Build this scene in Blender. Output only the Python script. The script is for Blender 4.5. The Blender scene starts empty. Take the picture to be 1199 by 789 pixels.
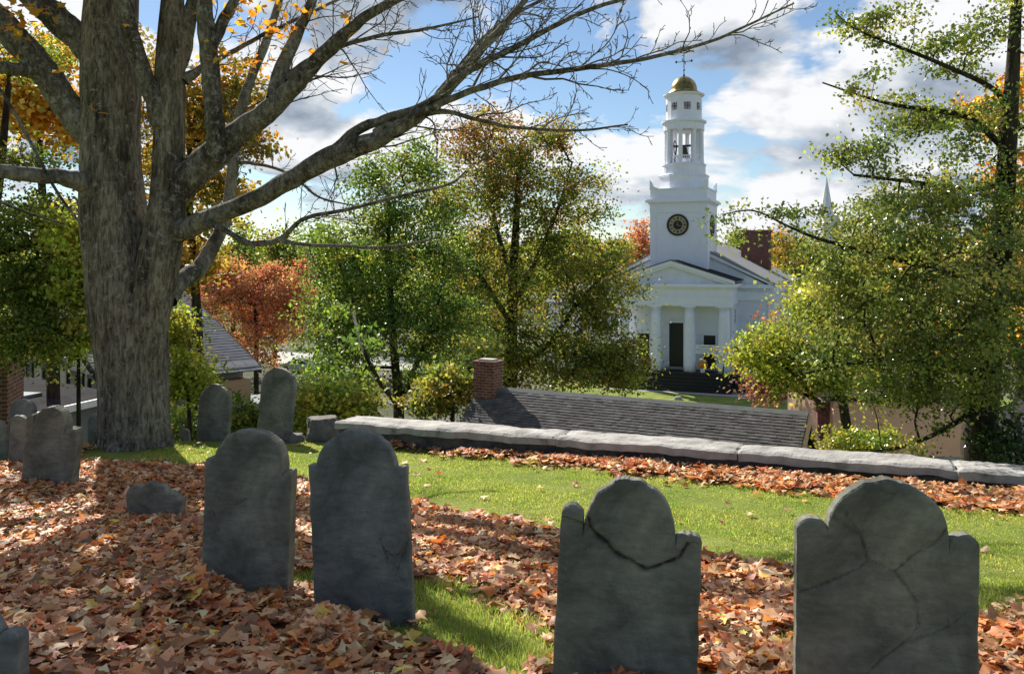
import bpy, bmesh, math, random
import numpy as np
from mathutils import Vector, noise as mnoise

SEED = 7
random.seed(SEED)
RNG = np.random.default_rng(SEED)
C = bpy.context.scene.collection
sc = bpy.context.scene
E = 1.65            # eye height above the datum
F = 1000.0          # focal length in photo pixels
CX, HY = 600.0, 310.0


def at(px, py, D):
    """Real point seen at photo pixel (px, py), D metres in front of the viewer."""
    return np.array([(px - CX) * D / F, D, E - (py - HY) * D / F])


def rad(d):
    return math.radians(d)


# ------------------------------------------------------------------ terrain
WALL_L = np.array([-2.36, 11.3])
WALL_R = np.array([5.04, 8.35])
WDIR = (WALL_R - WALL_L) / np.linalg.norm(WALL_R - WALL_L)
WNRM = np.array([-WDIR[1], WDIR[0]])      # away from the viewer
DY = [-40, -5, 0, 3, 5, 7, 9, 11.5, 14, 20]
DV = [0.5, 1.35, 1.46, 1.625, 1.88, 2.1, 2.24, 2.39, 2.5, 2.7]
SX = [0.0, 0.3, 0.45, 1.5, 6, 16, 32, 60]
SV = [0.0, 0.0, 0.75, 1.6, 5.2, 8.2, 9.6, 9.6]


def smooth_noise(x, y):
    return (np.sin(x * 1.7 + 0.6 * np.sin(y * 1.3)) * np.sin(y * 1.9 + 1.1 + 0.7 * np.sin(x * 0.9)) * 0.5
            + 0.3 * np.sin(x * 4.1 + y * 2.2) * np.sin(y * 3.7 - x * 1.2))


def ground_z(x, y):
    x = np.asarray(x, float); y = np.asarray(y, float)
    p = np.interp(y, DY, DV)
    s = (x - WALL_L[0]) * WNRM[0] + (y - WALL_L[1]) * WNRM[1]
    t = (x - WALL_L[0]) * WDIR[0] + (y - WALL_L[1]) * WDIR[1]
    left = np.clip((-t - 0.3) / 1.0, 0, 1)              # no retaining step beyond the wall's end
    s = s * (1 - left) + (y - 11.75 + 0.25 * np.sin(x * 0.9)) * left      # beyond the wall's end the hill simply rolls over
    add = np.interp(s, SX, SV) * (1 - left) + np.interp(s, [0, .5, 1.4, 6, 16, 32, 60], [0, .16, .8, 4.6, 8.2, 9.6, 9.6]) * left
    d = np.where(s > 0.0, np.minimum(np.minimum(np.maximum(p, 2.35), 2.45) + add, 12.0), p)
    near = np.clip((16 - y) / 6, 0, 1)
    return E - d + 0.018 * smooth_noise(x, y) * near


def gz(x, y):
    return float(ground_z(x, y))


def pix2ground(px, py):
    """Where the sight line through a photo pixel meets the hilltop."""
    lo, hi = 1.0, 13.0
    for _ in range(40):
        m = 0.5 * (lo + hi)
        p = at(px, py, m)
        if p[2] > E - float(np.interp(p[1], DY, DV)):
            lo = m
        else:
            hi = m
    p = at(px, py, lo)
    return p[0], p[1]


# ------------------------------------------------------------------ mesh helpers
def new_obj(name, verts, faces, material, parent=None, loc=None, tint=None, smooth=False, attrs=None):
    """verts (n,3) world or local array; faces: (m,k) int array or list of such arrays / lists."""
    me = bpy.data.meshes.new(name)
    verts = np.asarray(verts, dtype=np.float32)
    if parent is not None and loc is None:
        loc = None
    me.vertices.add(len(verts))
    me.vertices.foreach_set('co', verts.ravel())
    if isinstance(faces, np.ndarray):
        groups = [faces]
    else:
        by = {}
        for f in faces:
            if isinstance(f, np.ndarray) and f.ndim == 2:
                by.setdefault(f.shape[1], []).append(f)
            else:
                by.setdefault(len(f), []).append(np.asarray(f)[None, :])
        groups = [np.concatenate(v) for v in by.values()]
    idx = np.concatenate([g.ravel() for g in groups]).astype(np.int32)
    tot = np.concatenate([np.full(len(g), g.shape[1], np.int32) for g in groups])
    start = np.concatenate([[0], np.cumsum(tot)[:-1]]).astype(np.int32)
    me.loops.add(len(idx)); me.loops.foreach_set('vertex_index', idx)
    me.polygons.add(len(tot)); me.polygons.foreach_set('loop_start', start)
    me.polygons.foreach_set('use_smooth', np.full(len(tot), bool(smooth)))
    me.update(calc_edges=True)
    if tint is not None:
        a = me.color_attributes.new(name='tint', type='FLOAT_COLOR', domain='POINT')
        c = np.ones((len(verts), 4), np.float32); c[:, :3] = tint
        a.data.foreach_set('color', c.ravel())
    for k, v in (attrs or {}).items():
        a = me.attributes.new(name=k, type='FLOAT', domain='POINT')
        a.data.foreach_set('value', np.asarray(v, np.float32))
    me.materials.append(material)
    o = bpy.data.objects.new(name, me)
    C.objects.link(o)
    if parent is not None:
        o.parent = parent
    if loc is not None:
        o.location = loc
    return o


def tag(o, label=None, cat=None, group=None, kind=None):
    if label: o['label'] = label
    if cat: o['category'] = cat
    if group: o['group'] = group
    if kind: o['kind'] = kind
    return o


def thing(name, label, cat, loc, rotz=0, group=None):
    o = bpy.data.objects.new(name, None)
    o.empty_display_size = 0.3
    C.objects.link(o)
    o.location = loc; o.rotation_euler = (0, 0, rotz)
    return tag(o, label, cat, group)


class MB:
    """Collects simple shapes, then links them as one mesh."""
    def __init__(s):
        s.v = []; s.f = []; s.t = []

    def add(s, verts, faces, tint=None):
        b = len(s.v)
        s.v += [tuple(p) for p in verts]
        s.f += [tuple(i + b for i in f) for f in faces]
        s.t += [tint or (1, 1, 1)] * len(verts)
        return s

    def box(s, x0, x1, y0, y1, z0, z1, tint=None):
        v = [(x, y, z) for z in (z0, z1) for x, y in ((x0, y0), (x1, y0), (x1, y1), (x0, y1))]
        return s.add(v, [(3, 2, 1, 0), (4, 5, 6, 7), (0, 1, 5, 4), (1, 2, 6, 5), (2, 3, 7, 6), (3, 0, 4, 7)], tint)

    def prism(s, poly, d0, d1, axis='y'):
        """poly of (a,b): axis y -> (x,z) extruded along y; x -> (y,z); z -> (x,y)."""
        n = len(poly)
        m = {'y': lambda a, b, d: (a, d, b), 'x': lambda a, b, d: (d, a, b), 'z': lambda a, b, d: (a, b, d)}[axis]
        v = [m(a, b, d0) for a, b in poly] + [m(a, b, d1) for a, b in poly]
        fs = [tuple(range(n)), tuple(range(2 * n - 1, n - 1, -1))]
        fs += [(i, i + n, (i + 1) % n + n, (i + 1) % n) for i in range(n)]
        return s.add(v, fs)

    def lathe(s, cx, cy, prof, n=24, ph=0.0):
        """prof: list of (r, z)."""
        v = []
        for r, z in prof:
            for k in range(n):
                a = ph + 2 * math.pi * k / n
                v.append((cx + r * math.cos(a), cy + r * math.sin(a), z))
        fs = []
        for j in range(len(prof) - 1):
            for k in range(n):
                a, b = j * n + k, j * n + (k + 1) % n
                fs.append((a, b, b + n, a + n))
        fs.append(tuple(range(n - 1, -1, -1)))
        m = (len(prof) - 1) * n
        fs.append(tuple(range(m, m + n)))
        return s.add(v, fs)

    def disc(s, c, nrm, r0, r1, thick, n=32):
        """ring or disc around c facing nrm, thick along nrm."""
        nrm = Vector(nrm).normalized()
        u = nrm.orthogonal().normalized(); w = nrm.cross(u)
        c = Vector(c); v = []; fs = []
        for d in (0, thick):
            for r in (r0, r1):
                for k in range(n):
                    a = 2 * math.pi * k / n
                    v.append(tuple(c + nrm * d + (u * math.cos(a) + w * math.sin(a)) * r))
        for k in range(n):
            k2 = (k + 1) % n
            I = lambda d, r, q: (d * 2 + r) * n + q
            fs.append((I(1, 0, k), I(1, 1, k), I(1, 1, k2), I(1, 0, k2)))
            fs.append((I(0, 1, k), I(1, 1, k), I(1, 1, k2), I(0, 1, k2)))
            fs.append((I(0, 0, k), I(0, 1, k), I(0, 1, k2), I(0, 0, k2)))
            if r0 > 0:
                fs.append((I(0, 0, k), I(1, 0, k), I(1, 0, k2), I(0, 0, k2)))
        return s.add(v, fs)

    def bar(s, p, q, w, h=None):
        p, q = Vector(p), Vector(q); h = h or w
        t = (q - p).normalized()
        u = t.cross(Vector((0, 0, 1)))
        u = u.normalized() if u.length > 1e-4 else Vector((1, 0, 0))
        n = u.cross(t)
        v = [tuple(c + u * a * w / 2 + n * b * h / 2) for c in (p, q) for a, b in ((-1, -1), (1, -1), (1, 1), (-1, 1))]
        return s.add(v, [(3, 2, 1, 0), (4, 5, 6, 7), (0, 1, 5, 4), (1, 2, 6, 5), (2, 3, 7, 6), (3, 0, 4, 7)])

    def build(s, name, material, parent=None, smooth=False, recalc=True, bevel=0.0):
        me = bpy.data.meshes.new(name)
        me.from_pydata(s.v, [], s.f)
        a = me.color_attributes.new(name='tint', type='FLOAT_COLOR', domain='POINT')
        c = np.ones((len(s.v), 4), np.float32); c[:, :3] = np.array(s.t)
        a.data.foreach_set('color', c.ravel())
        if recalc or bevel:
            bm = bmesh.new(); bm.from_mesh(me)
            if recalc: bmesh.ops.recalc_face_normals(bm, faces=bm.faces)
            if bevel: bmesh.ops.bevel(bm, geom=bm.edges[:], offset=bevel, segments=2, affect='EDGES', profile=0.6)
            bm.to_mesh(me); bm.free()
        if smooth:
            me.polygons.foreach_set('use_smooth', np.full(len(me.polygons), True))
        me.materials.append(material)
        o = bpy.data.objects.new(name, me); C.objects.link(o)
        if parent is not None: o.parent = parent
        return o


# ------------------------------------------------------------------ materials
def nodes(name):
    m = bpy.data.materials.new(name); m.use_nodes = True
    nt = m.node_tree; nt.nodes.clear()
    return m, nt


def N(nt, t, **kw):
    n = nt.nodes.new(t)
    for k, v in kw.items():
        if k.startswith('_'): setattr(n, k[1:], v)
        else: n.inputs[k.replace('__', ' ')].default_value = v
    return n


def L(nt, a, b):
    nt.links.new(a, b)


def ramp(nt, fac, stops):
    r = nt.nodes.new('ShaderNodeValToRGB')
    while len(r.color_ramp.elements) < len(stops): r.color_ramp.elements.new(0.5)
    for e, (p, c) in zip(r.color_ramp.elements, stops):
        e.position = p; e.color = (*c, 1) if len(c) == 3 else c
    L(nt, fac, r.inputs[0])
    return r


def out(nt, sh):
    o = nt.nodes.new('ShaderNodeOutputMaterial'); L(nt, sh, o.inputs[0])


def mixc(nt, fac, a, b, mode='MIX'):
    m = nt.nodes.new('ShaderNodeMix'); m.data_type = 'RGBA'; m.blend_type = mode
    for s, v in ((m.inputs[0], fac), (m.inputs[6], a), (m.inputs[7], b)):
        if isinstance(v, (int, float)): s.default_value = v
        elif isinstance(v, tuple): s.default_value = (*v, 1)
        else: L(nt, v, s)
    return m.outputs[2]


def surf(name, stops, scale=4.0, rough=0.85, bump=0.3, bscale=40.0, stretch=(1, 1, 1), metal=0.0, spec=0.4,
         tinted=False, detail=6.0, dist=0.02):
    """A weathered procedural surface: noise-mixed colours, fine bump."""
    m, nt = nodes(name)
    tc = N(nt, 'ShaderNodeTexCoord'); mp = N(nt, 'ShaderNodeMapping'); mp.inputs['Scale'].default_value = stretch
    L(nt, tc.outputs['Object'], mp.inputs[0])
    n1 = N(nt, 'ShaderNodeTexNoise', Scale=scale, Detail=detail, Roughness=0.62); L(nt, mp.outputs[0], n1.inputs['Vector'])
    r = ramp(nt, n1.outputs['Fac'], stops)
    col = r.outputs[0]
    if tinted:
        at_ = N(nt, 'ShaderNodeAttribute', _attribute_name='tint')
        col = mixc(nt, 1.0, col, at_.outputs['Color'], 'MULTIPLY')
    p = N(nt, 'ShaderNodeBsdfPrincipled', Roughness=rough, Metallic=metal)
    p.inputs['Specular IOR Level'].default_value = spec
    L(nt, col, p.inputs['Base Color'])
    if bump:
        n2 = N(nt, 'ShaderNodeTexNoise', Scale=bscale, Detail=5.0, Roughness=0.65); L(nt, mp.outputs[0], n2.inputs['Vector'])
        b = N(nt, 'ShaderNodeBump', Strength=bump, Distance=dist); L(nt, n2.outputs['Fac'], b.inputs['Height'])
        L(nt, b.outputs[0], p.inputs['Normal'])
    out(nt, p.outputs[0])
    return m


def g3(v, k=1.0):
    return tuple(min(1, c * k) for c in v)


def plain(name, c, **kw):
    v = kw.pop('var', .13)
    return surf(name, [(0.3, g3(c, 1 - v)), (0.7, g3(c, 1 + v * .9))], **kw)


def leaf_mat(name, trans=0.45, rough=0.45, spec=0.35, glow=(1.25, 1.2, 0.7)):
    m, nt = nodes(name)
    a = N(nt, 'ShaderNodeAttribute', _attribute_name='tint')
    p = N(nt, 'ShaderNodeBsdfPrincipled', Roughness=rough); p.inputs['Specular IOR Level'].default_value = spec
    t = N(nt, 'ShaderNodeBsdfTranslucent')
    L(nt, a.outputs['Color'], p.inputs['Base Color'])
    tcol = mixc(nt, 1.0, a.outputs['Color'], glow, 'MULTIPLY')
    L(nt, tcol, t.inputs['Color'])
    mx = N(nt, 'ShaderNodeMixShader'); mx.inputs[0].default_value = trans
    L(nt, p.outputs[0], mx.inputs[1]); L(nt, t.outputs[0], mx.inputs[2])
    out(nt, mx.outputs[0])
    return m


def brick_mat(name, c1=(0.24, 0.07, 0.045), c2=(0.33, 0.115, 0.075), mortar=(0.4, 0.36, 0.31), scale=1.0, bw=0.21, bh=0.072, axis='x'):
    m, nt = nodes(name)
    tc = N(nt, 'ShaderNodeTexCoord')
    sp = N(nt, 'ShaderNodeSeparateXYZ'); L(nt, tc.outputs['Object'], sp.inputs[0])
    ad = N(nt, 'ShaderNodeMath', _operation='ADD'); L(nt, sp.outputs[0], ad.inputs[0]); L(nt, sp.outputs[1], ad.inputs[1])
    cb = N(nt, 'ShaderNodeCombineXYZ'); L(nt, ad.outputs[0], cb.inputs[0]); L(nt, sp.outputs[2], cb.inputs[1])
    b = N(nt, 'ShaderNodeTexBrick', Scale=1.0)
    b.inputs['Color1'].default_value = (*c1, 1); b.inputs['Color2'].default_value = (*c2, 1); b.inputs['Mortar'].default_value = (*mortar, 1)
    b.inputs['Brick Width'].default_value = bw * scale; b.inputs['Row Height'].default_value = bh * scale
    b.inputs['Mortar Size'].default_value = 0.010 * scale; b.inputs['Mortar Smooth'].default_value = 0.2
    L(nt, cb.outputs[0], b.inputs['Vector'])
    n = N(nt, 'ShaderNodeTexNoise', Scale=7.0, Detail=6.0); L(nt, tc.outputs['Object'], n.inputs['Vector'])
    r = ramp(nt, n.outputs['Fac'], [(0.3, (0.62, 0.6, 0.6)), (0.7, (1.15, 1.1, 1.05))])
    col = mixc(nt, 1.0, b.outputs['Color'], r.outputs[0], 'MULTIPLY')
    p = N(nt, 'ShaderNodeBsdfPrincipled', Roughness=0.9); L(nt, col, p.inputs['Base Color'])
    bp = N(nt, 'ShaderNodeBump', Strength=0.5, Distance=0.012); bp.invert = True
    L(nt, b.outputs['Fac'], bp.inputs['Height']); L(nt, bp.outputs[0], p.inputs['Normal'])
    out(nt, p.outputs[0])
    return m


def clapboard_mat(name, c, pitch=0.14):
    m, nt = nodes(name)
    tc = N(nt, 'ShaderNodeTexCoord'); sp = N(nt, 'ShaderNodeSeparateXYZ'); L(nt, tc.outputs['Object'], sp.inputs[0])
    d = N(nt, 'ShaderNodeMath', _operation='DIVIDE'); d.inputs[1].default_value = pitch; L(nt, sp.outputs[2], d.inputs[0])
    fr = N(nt, 'ShaderNodeMath', _operation='FRACT'); L(nt, d.outputs[0], fr.inputs[0])
    b = N(nt, 'ShaderNodeBump', Strength=0.9, Distance=0.02); b.invert = True; L(nt, fr.outputs[0], b.inputs['Height'])
    n = N(nt, 'ShaderNodeTexNoise', Scale=1.2, Detail=6.0); L(nt, tc.outputs['Object'], n.inputs['Vector'])
    r = ramp(nt, n.outputs['Fac'], [(0.3, g3(c, 0.9)), (0.7, g3(c, 1.05))])
    p = N(nt, 'ShaderNodeBsdfPrincipled', Roughness=0.6); L(nt, r.outputs[0], p.inputs['Base Color']); L(nt, b.outputs[0], p.inputs['Normal'])
    out(nt, p.outputs[0])
    return m


def bark_mat(name, c_dark, c_light, lichen=(0.36, 0.37, 0.31), amt=0.62, vs=0.18, scale=14.0):
    m, nt = nodes(name)
    tc = N(nt, 'ShaderNodeTexCoord'); mp = N(nt, 'ShaderNodeMapping'); mp.inputs['Scale'].default_value = (1, 1, vs)
    L(nt, tc.outputs['Object'], mp.inputs[0])
    n1 = N(nt, 'ShaderNodeTexNoise', Scale=scale, Detail=9.0, Roughness=0.72, Distortion=0.5); L(nt, mp.outputs[0], n1.inputs['Vector'])
    r1 = ramp(nt, n1.outputs['Fac'], [(0.36, c_dark), (0.50, tuple((a + b) / 2 for a, b in zip(c_dark, c_light))), (0.60, c_light)])
    mp2 = N(nt, 'ShaderNodeMapping'); mp2.inputs['Scale'].default_value = (1, 1, .22); L(nt, tc.outputs['Object'], mp2.inputs[0])
    n3 = N(nt, 'ShaderNodeTexNoise', Scale=3.2, Detail=5.0, Roughness=0.6); L(nt, mp2.outputs[0], n3.inputs['Vector'])
    r3 = ramp(nt, n3.outputs['Fac'], [(0.38, (0.42, 0.40, 0.38)), (0.52, (1.0, 0.98, 0.95)), (0.68, (1.3, 1.3, 1.22))])
    col = mixc(nt, 1.0, r1.outputs[0], r3.outputs[0], 'MULTIPLY')
    n2 = N(nt, 'ShaderNodeTexNoise', Scale=11.0, Detail=7.0, Roughness=0.78); L(nt, tc.outputs['Object'], n2.inputs['Vector'])
    r2 = ramp(nt, n2.outputs['Fac'], [(amt - 0.04, (0, 0, 0)), (amt + 0.04, (0.85, 0.85, 0.85))])
    col = mixc(nt, r2.outputs[0], col, lichen)
    p = N(nt, 'ShaderNodeBsdfPrincipled', Roughness=0.95); p.inputs['Specular IOR Level'].default_value = 0.15
    L(nt, col, p.inputs['Base Color'])
    b = N(nt, 'ShaderNodeBump', Strength=1.0, Distance=0.05); L(nt, n1.outputs['Fac'], b.inputs['Height']); L(nt, b.outputs[0], p.inputs['Normal'])
    out(nt, p.outputs[0])
    return m


def slate_mat(name, c0=(0.06, 0.066, 0.062), c1=(0.115, 0.122, 0.112), lich=0.72, warm=0.0):
    """Old headstone slate: blotches, faint bedding streaks, lichen specks, cracks from an attribute."""
    m, nt = nodes(name)
    tc = N(nt, 'ShaderNodeTexCoord')
    n1 = N(nt, 'ShaderNodeTexNoise', Scale=5.0, Detail=8.0, Roughness=0.68, Distortion=0.5); L(nt, tc.outputs['Object'], n1.inputs['Vector'])
    r1 = ramp(nt, n1.outputs['Fac'], [(0.3, c0), (0.72, c1)])
    mp = N(nt, 'ShaderNodeMapping'); mp.inputs['Scale'].default_value = (5, 1, 17); mp.inputs['Rotation'].default_value = (0, 0.35, 0)
    L(nt, tc.outputs['Object'], mp.inputs[0])
    n2 = N(nt, 'ShaderNodeTexNoise', Scale=2.0, Detail=5.0, Roughness=0.6); L(nt, mp.outputs[0], n2.inputs['Vector'])
    r2 = ramp(nt, n2.outputs['Fac'], [(0.3, (0.80, 0.80, 0.80)), (0.7, (1.2, 1.2, 1.17))])
    col = mixc(nt, 1.0, r1.outputs[0], r2.outputs[0], 'MULTIPLY')
    n6 = N(nt, 'ShaderNodeTexNoise', Scale=1.7, Detail=6.0, Roughness=0.62, Distortion=0.8); L(nt, tc.outputs['Object'], n6.inputs['Vector'])
    r6 = ramp(nt, n6.outputs['Fac'], [(0.34, (0.52, 0.53, 0.52)), (0.5, (1.0, 1.0, 0.98)), (0.66, (1.6, 1.56, 1.42))])
    col = mixc(nt, 1.0, col, r6.outputs[0], 'MULTIPLY')
    if warm:
        n5 = N(nt, 'ShaderNodeTexNoise', Scale=3.1, Detail=5.0, Roughness=0.7); L(nt, tc.outputs['Object'], n5.inputs['Vector'])
        r5 = ramp(nt, n5.outputs['Fac'], [(0.6, (0, 0, 0)), (0.72, (warm, warm, warm))])
        col = mixc(nt, r5.outputs[0], col, (0.14, 0.10, 0.04))
    n3 = N(nt, 'ShaderNodeTexNoise', Scale=34.0, Detail=4.0, Roughness=0.7); L(nt, tc.outputs['Object'], n3.inputs['Vector'])
    r3 = ramp(nt, n3.outputs['Fac'], [(lich - .05, (0, 0, 0)), (lich, (0.55, 0.55, 0.55))])
    col = mixc(nt, r3.outputs[0], col, (0.3, 0.32, 0.28))
    ca = N(nt, 'ShaderNodeAttribute', _attribute_name='crack')
    col = mixc(nt, ca.outputs['Fac'], col, (0.018, 0.018, 0.016))
    p = N(nt, 'ShaderNodeBsdfPrincipled', Roughness=0.72); p.inputs['Specular IOR Level'].default_value = 0.35
    L(nt, col, p.inputs['Base Color'])
    n4 = N(nt, 'ShaderNodeTexNoise', Scale=38.0, Detail=8.0, Roughness=0.7); L(nt, tc.outputs['Object'], n4.inputs['Vector'])
    ad = N(nt, 'ShaderNodeMath', _operation='ADD'); L(nt, n4.outputs['Fac'], ad.inputs[0]); L(nt, n2.outputs['Fac'], ad.inputs[1])
    b = N(nt, 'ShaderNodeBump', Strength=0.75, Distance=0.008); L(nt, ad.outputs[0], b.inputs['Height']); L(nt, b.outputs[0], p.inputs['Normal'])
    out(nt, p.outputs[0])
    return m

# ------------------------------------------------------------------ camera, light, sky
SUN_AZ, SUN_EL = rad(-29), rad(36)         # azimuth from +Y towards +X
cam = bpy.data.cameras.new('camera'); camo = bpy.data.objects.new('camera', cam); C.objects.link(camo)
camo.location = (0, 0, E); camo.rotation_euler = (rad(90), 0, 0)
cam.sensor_width = 36; cam.lens = 36 * F / 1199; cam.shift_y = -(394.5 - HY) / 1199; cam.shift_x = (599.5 - CX) / 1199
cam.clip_start = 0.05; cam.clip_end = 6000
sc.camera = camo
sdir = Vector((math.sin(SUN_AZ) * math.cos(SUN_EL), math.cos(SUN_AZ) * math.cos(SUN_EL), math.sin(SUN_EL)))
sl = bpy.data.lights.new('sun', 'SUN'); sl.energy = 4.3; sl.angle = rad(0.53); sl.color = (1.0, 0.93, 0.82)
so = bpy.data.objects.new('sun', sl); C.objects.link(so); so.rotation_euler = sdir.to_track_quat('Z', 'Y').to_euler(); so.location = (-20, 30, 40)

w = bpy.data.worlds.new('World'); sc.world = w; w.use_nodes = True
nt = w.node_tree; nt.nodes.clear()
sky = N(nt, 'ShaderNodeTexSky', _sky_type='NISHITA'); sky.sun_disc = False; sky.sun_elevation = SUN_EL; sky.sun_rotation = SUN_AZ
sky.altitude = 50; sky.air_density = 1.0; sky.dust_density = 0.1; sky.ozone_density = 3.0
bgs = N(nt, 'ShaderNodeBackground', Strength=0.053); L(nt, sky.outputs[0], bgs.inputs[0])
tc = N(nt, 'ShaderNodeTexCoord')
sep = N(nt, 'ShaderNodeSeparateXYZ'); L(nt, tc.outputs['Generated'], sep.inputs[0])
# cloud deck: the view direction over its elevation, so banks flatten and crowd towards the horizon
mx_ = N(nt, 'ShaderNodeMath', _operation='MAXIMUM'); mx_.inputs[1].default_value = 0.0; L(nt, sep.outputs[2], mx_.inputs[0])
ad_ = N(nt, 'ShaderNodeMath', _operation='ADD'); ad_.inputs[1].default_value = 0.16; L(nt, mx_.outputs[0], ad_.inputs[0])


def cloud_density(dz, scale=1.0, detail=9.0, off=(3.7, 1.2, 5.4)):
    z2 = N(nt, 'ShaderNodeMath', _operation='ADD'); z2.inputs[1].default_value = dz; L(nt, ad_.outputs[0], z2.inputs[0])
    lg = N(nt, 'ShaderNodeMath', _operation='LOGARITHM'); lg.inputs[1].default_value = 2.718; L(nt, z2.outputs[0], lg.inputs[0])
    dx = N(nt, 'ShaderNodeMath', _operation='MULTIPLY'); dx.inputs[1].default_value = 3.3; L(nt, sep.outputs[0], dx.inputs[0])
    dy = N(nt, 'ShaderNodeMath', _operation='MULTIPLY'); dy.inputs[1].default_value = 3.3; L(nt, sep.outputs[1], dy.inputs[0])
    dzm = N(nt, 'ShaderNodeMath', _operation='MULTIPLY'); dzm.inputs[1].default_value = 2.1; L(nt, lg.outputs[0], dzm.inputs[0])
    cb = N(nt, 'ShaderNodeCombineXYZ'); L(nt, dx.outputs[0], cb.inputs[0]); L(nt, dy.outputs[0], cb.inputs[1]); L(nt, dzm.outputs[0], cb.inputs[2])
    of = N(nt, 'ShaderNodeVectorMath', _operation='ADD'); of.inputs[1].default_value = off; L(nt, cb.outputs[0], of.inputs[0])
    n = N(nt, 'ShaderNodeTexNoise', Scale=1.5 * scale, Detail=detail, Roughness=0.55, Distortion=0.15); L(nt, of.outputs[0], n.inputs['Vector'])
    return n.outputs['Fac']


COFF = (14.4, 3.3, 7.7)
d0 = cloud_density(0.0, off=COFF); d1 = cloud_density(0.045, off=COFF, detail=5.0); d2 = cloud_density(0.0, off=COFF, detail=5.0)
cov = ramp(nt, d0, [(0.448, (0, 0, 0)), (0.497, (1, 1, 1))])
df = N(nt, 'ShaderNodeMath', _operation='SUBTRACT'); L(nt, d2, df.inputs[0]); L(nt, d1, df.inputs[1])
sh1 = N(nt, 'ShaderNodeMath', _operation='MULTIPLY_ADD'); sh1.inputs[1].default_value = 3.3; sh1.inputs[2].default_value = 0.60; L(nt, df.outputs[0], sh1.inputs[0])
thick = N(nt, 'ShaderNodeMath', _operation='MULTIPLY_ADD'); thick.inputs[1].default_value = -1.6; thick.inputs[2].default_value = 0.90; L(nt, d0, thick.inputs[0])
sh2 = N(nt, 'ShaderNodeMath', _operation='ADD'); L(nt, sh1.outputs[0], sh2.inputs[0]); L(nt, thick.outputs[0], sh2.inputs[1])
shade = ramp(nt, sh2.outputs[0], [(0.22, (0.27, 0.33, 0.42)), (0.48, (0.50, 0.565, 0.65)), (0.78, (0.97, 0.98, 1.0))])
bgc = N(nt, 'ShaderNodeBackground', Strength=0.47); L(nt, shade.outputs[0], bgc.inputs[0])
open_ = N(nt, 'ShaderNodeMapRange'); open_.inputs[1].default_value = -0.35; open_.inputs[2].default_value = 0.15; open_.inputs[3].default_value = 0.12; L(nt, sep.outputs[1], open_.inputs[0])   # clouds thinned in the unseen sky behind the camera, for bluer fill light
cvb = N(nt, 'ShaderNodeMath', _operation='MULTIPLY'); L(nt, cov.outputs[0], cvb.inputs[0]); L(nt, open_.outputs[0], cvb.inputs[1])
mxs = N(nt, 'ShaderNodeMixShader'); L(nt, cvb.outputs[0], mxs.inputs[0]); L(nt, bgs.outputs[0], mxs.inputs[1]); L(nt, bgc.outputs[0], mxs.inputs[2])
wo = nt.nodes.new('ShaderNodeOutputWorld'); L(nt, mxs.outputs[0], wo.inputs[0])

sc.view_settings.view_transform = 'Standard'; sc.view_settings.look = 'None'
sc.view_settings.exposure = 1.08; sc.view_settings.gamma = 1.0
sc.render.engine = 'CYCLES'
sc.cycles.max_bounces = 6; sc.cycles.diffuse_bounces = 3; sc.cycles.transmission_bounces = 4; sc.cycles.glossy_bounces = 2
sc.cycles.use_denoising = True
sc.cycles.sample_clamp_indirect = 6.0

# ------------------------------------------------------------------ where leaves lie and grass shows (photo outlines dropped onto the hilltop)
def region(pts):
    return np.array([pix2ground(*p) for p in pts])


def inside(poly, x, y):
    r = np.zeros(len(x), bool); n = len(poly)
    for i in range(n):
        x1, y1 = poly[i]; x2, y2 = poly[(i + 1) % n]
        c = (y1 > y) != (y2 > y)
        with np.errstate(divide='ignore', invalid='ignore'):
            r ^= c & (x < (x2 - x1) * (y - y1) / (y2 - y1 + 1e-12) + x1)
    return r


LEAF_A = region([(-260, 552), (0, 548), (95, 541), (232, 548), (345, 566), (420, 590), (495, 592), (560, 612), (655, 628), (680, 640), (820, 655), (935, 676),
                 (940, 800), (820, 800), (830, 770), (650, 800), (640, 742), (570, 690), (490, 684), (420, 662), (368, 664), (345, 690), (380, 700), (455, 735), (575, 800), (900, 1300), (-260, 1300)])
LEAF_B = region([(1140, 716), (1260, 732), (1500, 1300), (930, 1300), (940, 790), (1140, 790)])
LEAF_W = region([(415, 514), (600, 526), (800, 545), (1000, 565), (1210, 580), (1420, 600), (1640, 622), (1640, 662), (1420, 632), (1205, 603), (1000, 583), (860, 568), (700, 549), (560, 534), (440, 519)])
LEAF_T = region([(-160, 521), (40, 520), (105, 524), (100, 531), (-160, 532)])
LEAVES = [LEAF_A, LEAF_B, LEAF_W, LEAF_T]


def leafy(x, y):
    jx = x + 0.10 * np.sin(y * 7.3 + 3 * np.sin(x * 3.1)) + 0.05 * np.sin(x * 17 + y * 11)
    jy = y + 0.10 * np.sin(x * 6.1 + 2 * np.sin(y * 4.3)) + 0.05 * np.sin(y * 19 - x * 13)
    m = np.zeros(len(x), bool)
    for p in LEAVES: m |= inside(p, jx, jy)
    return m


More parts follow.
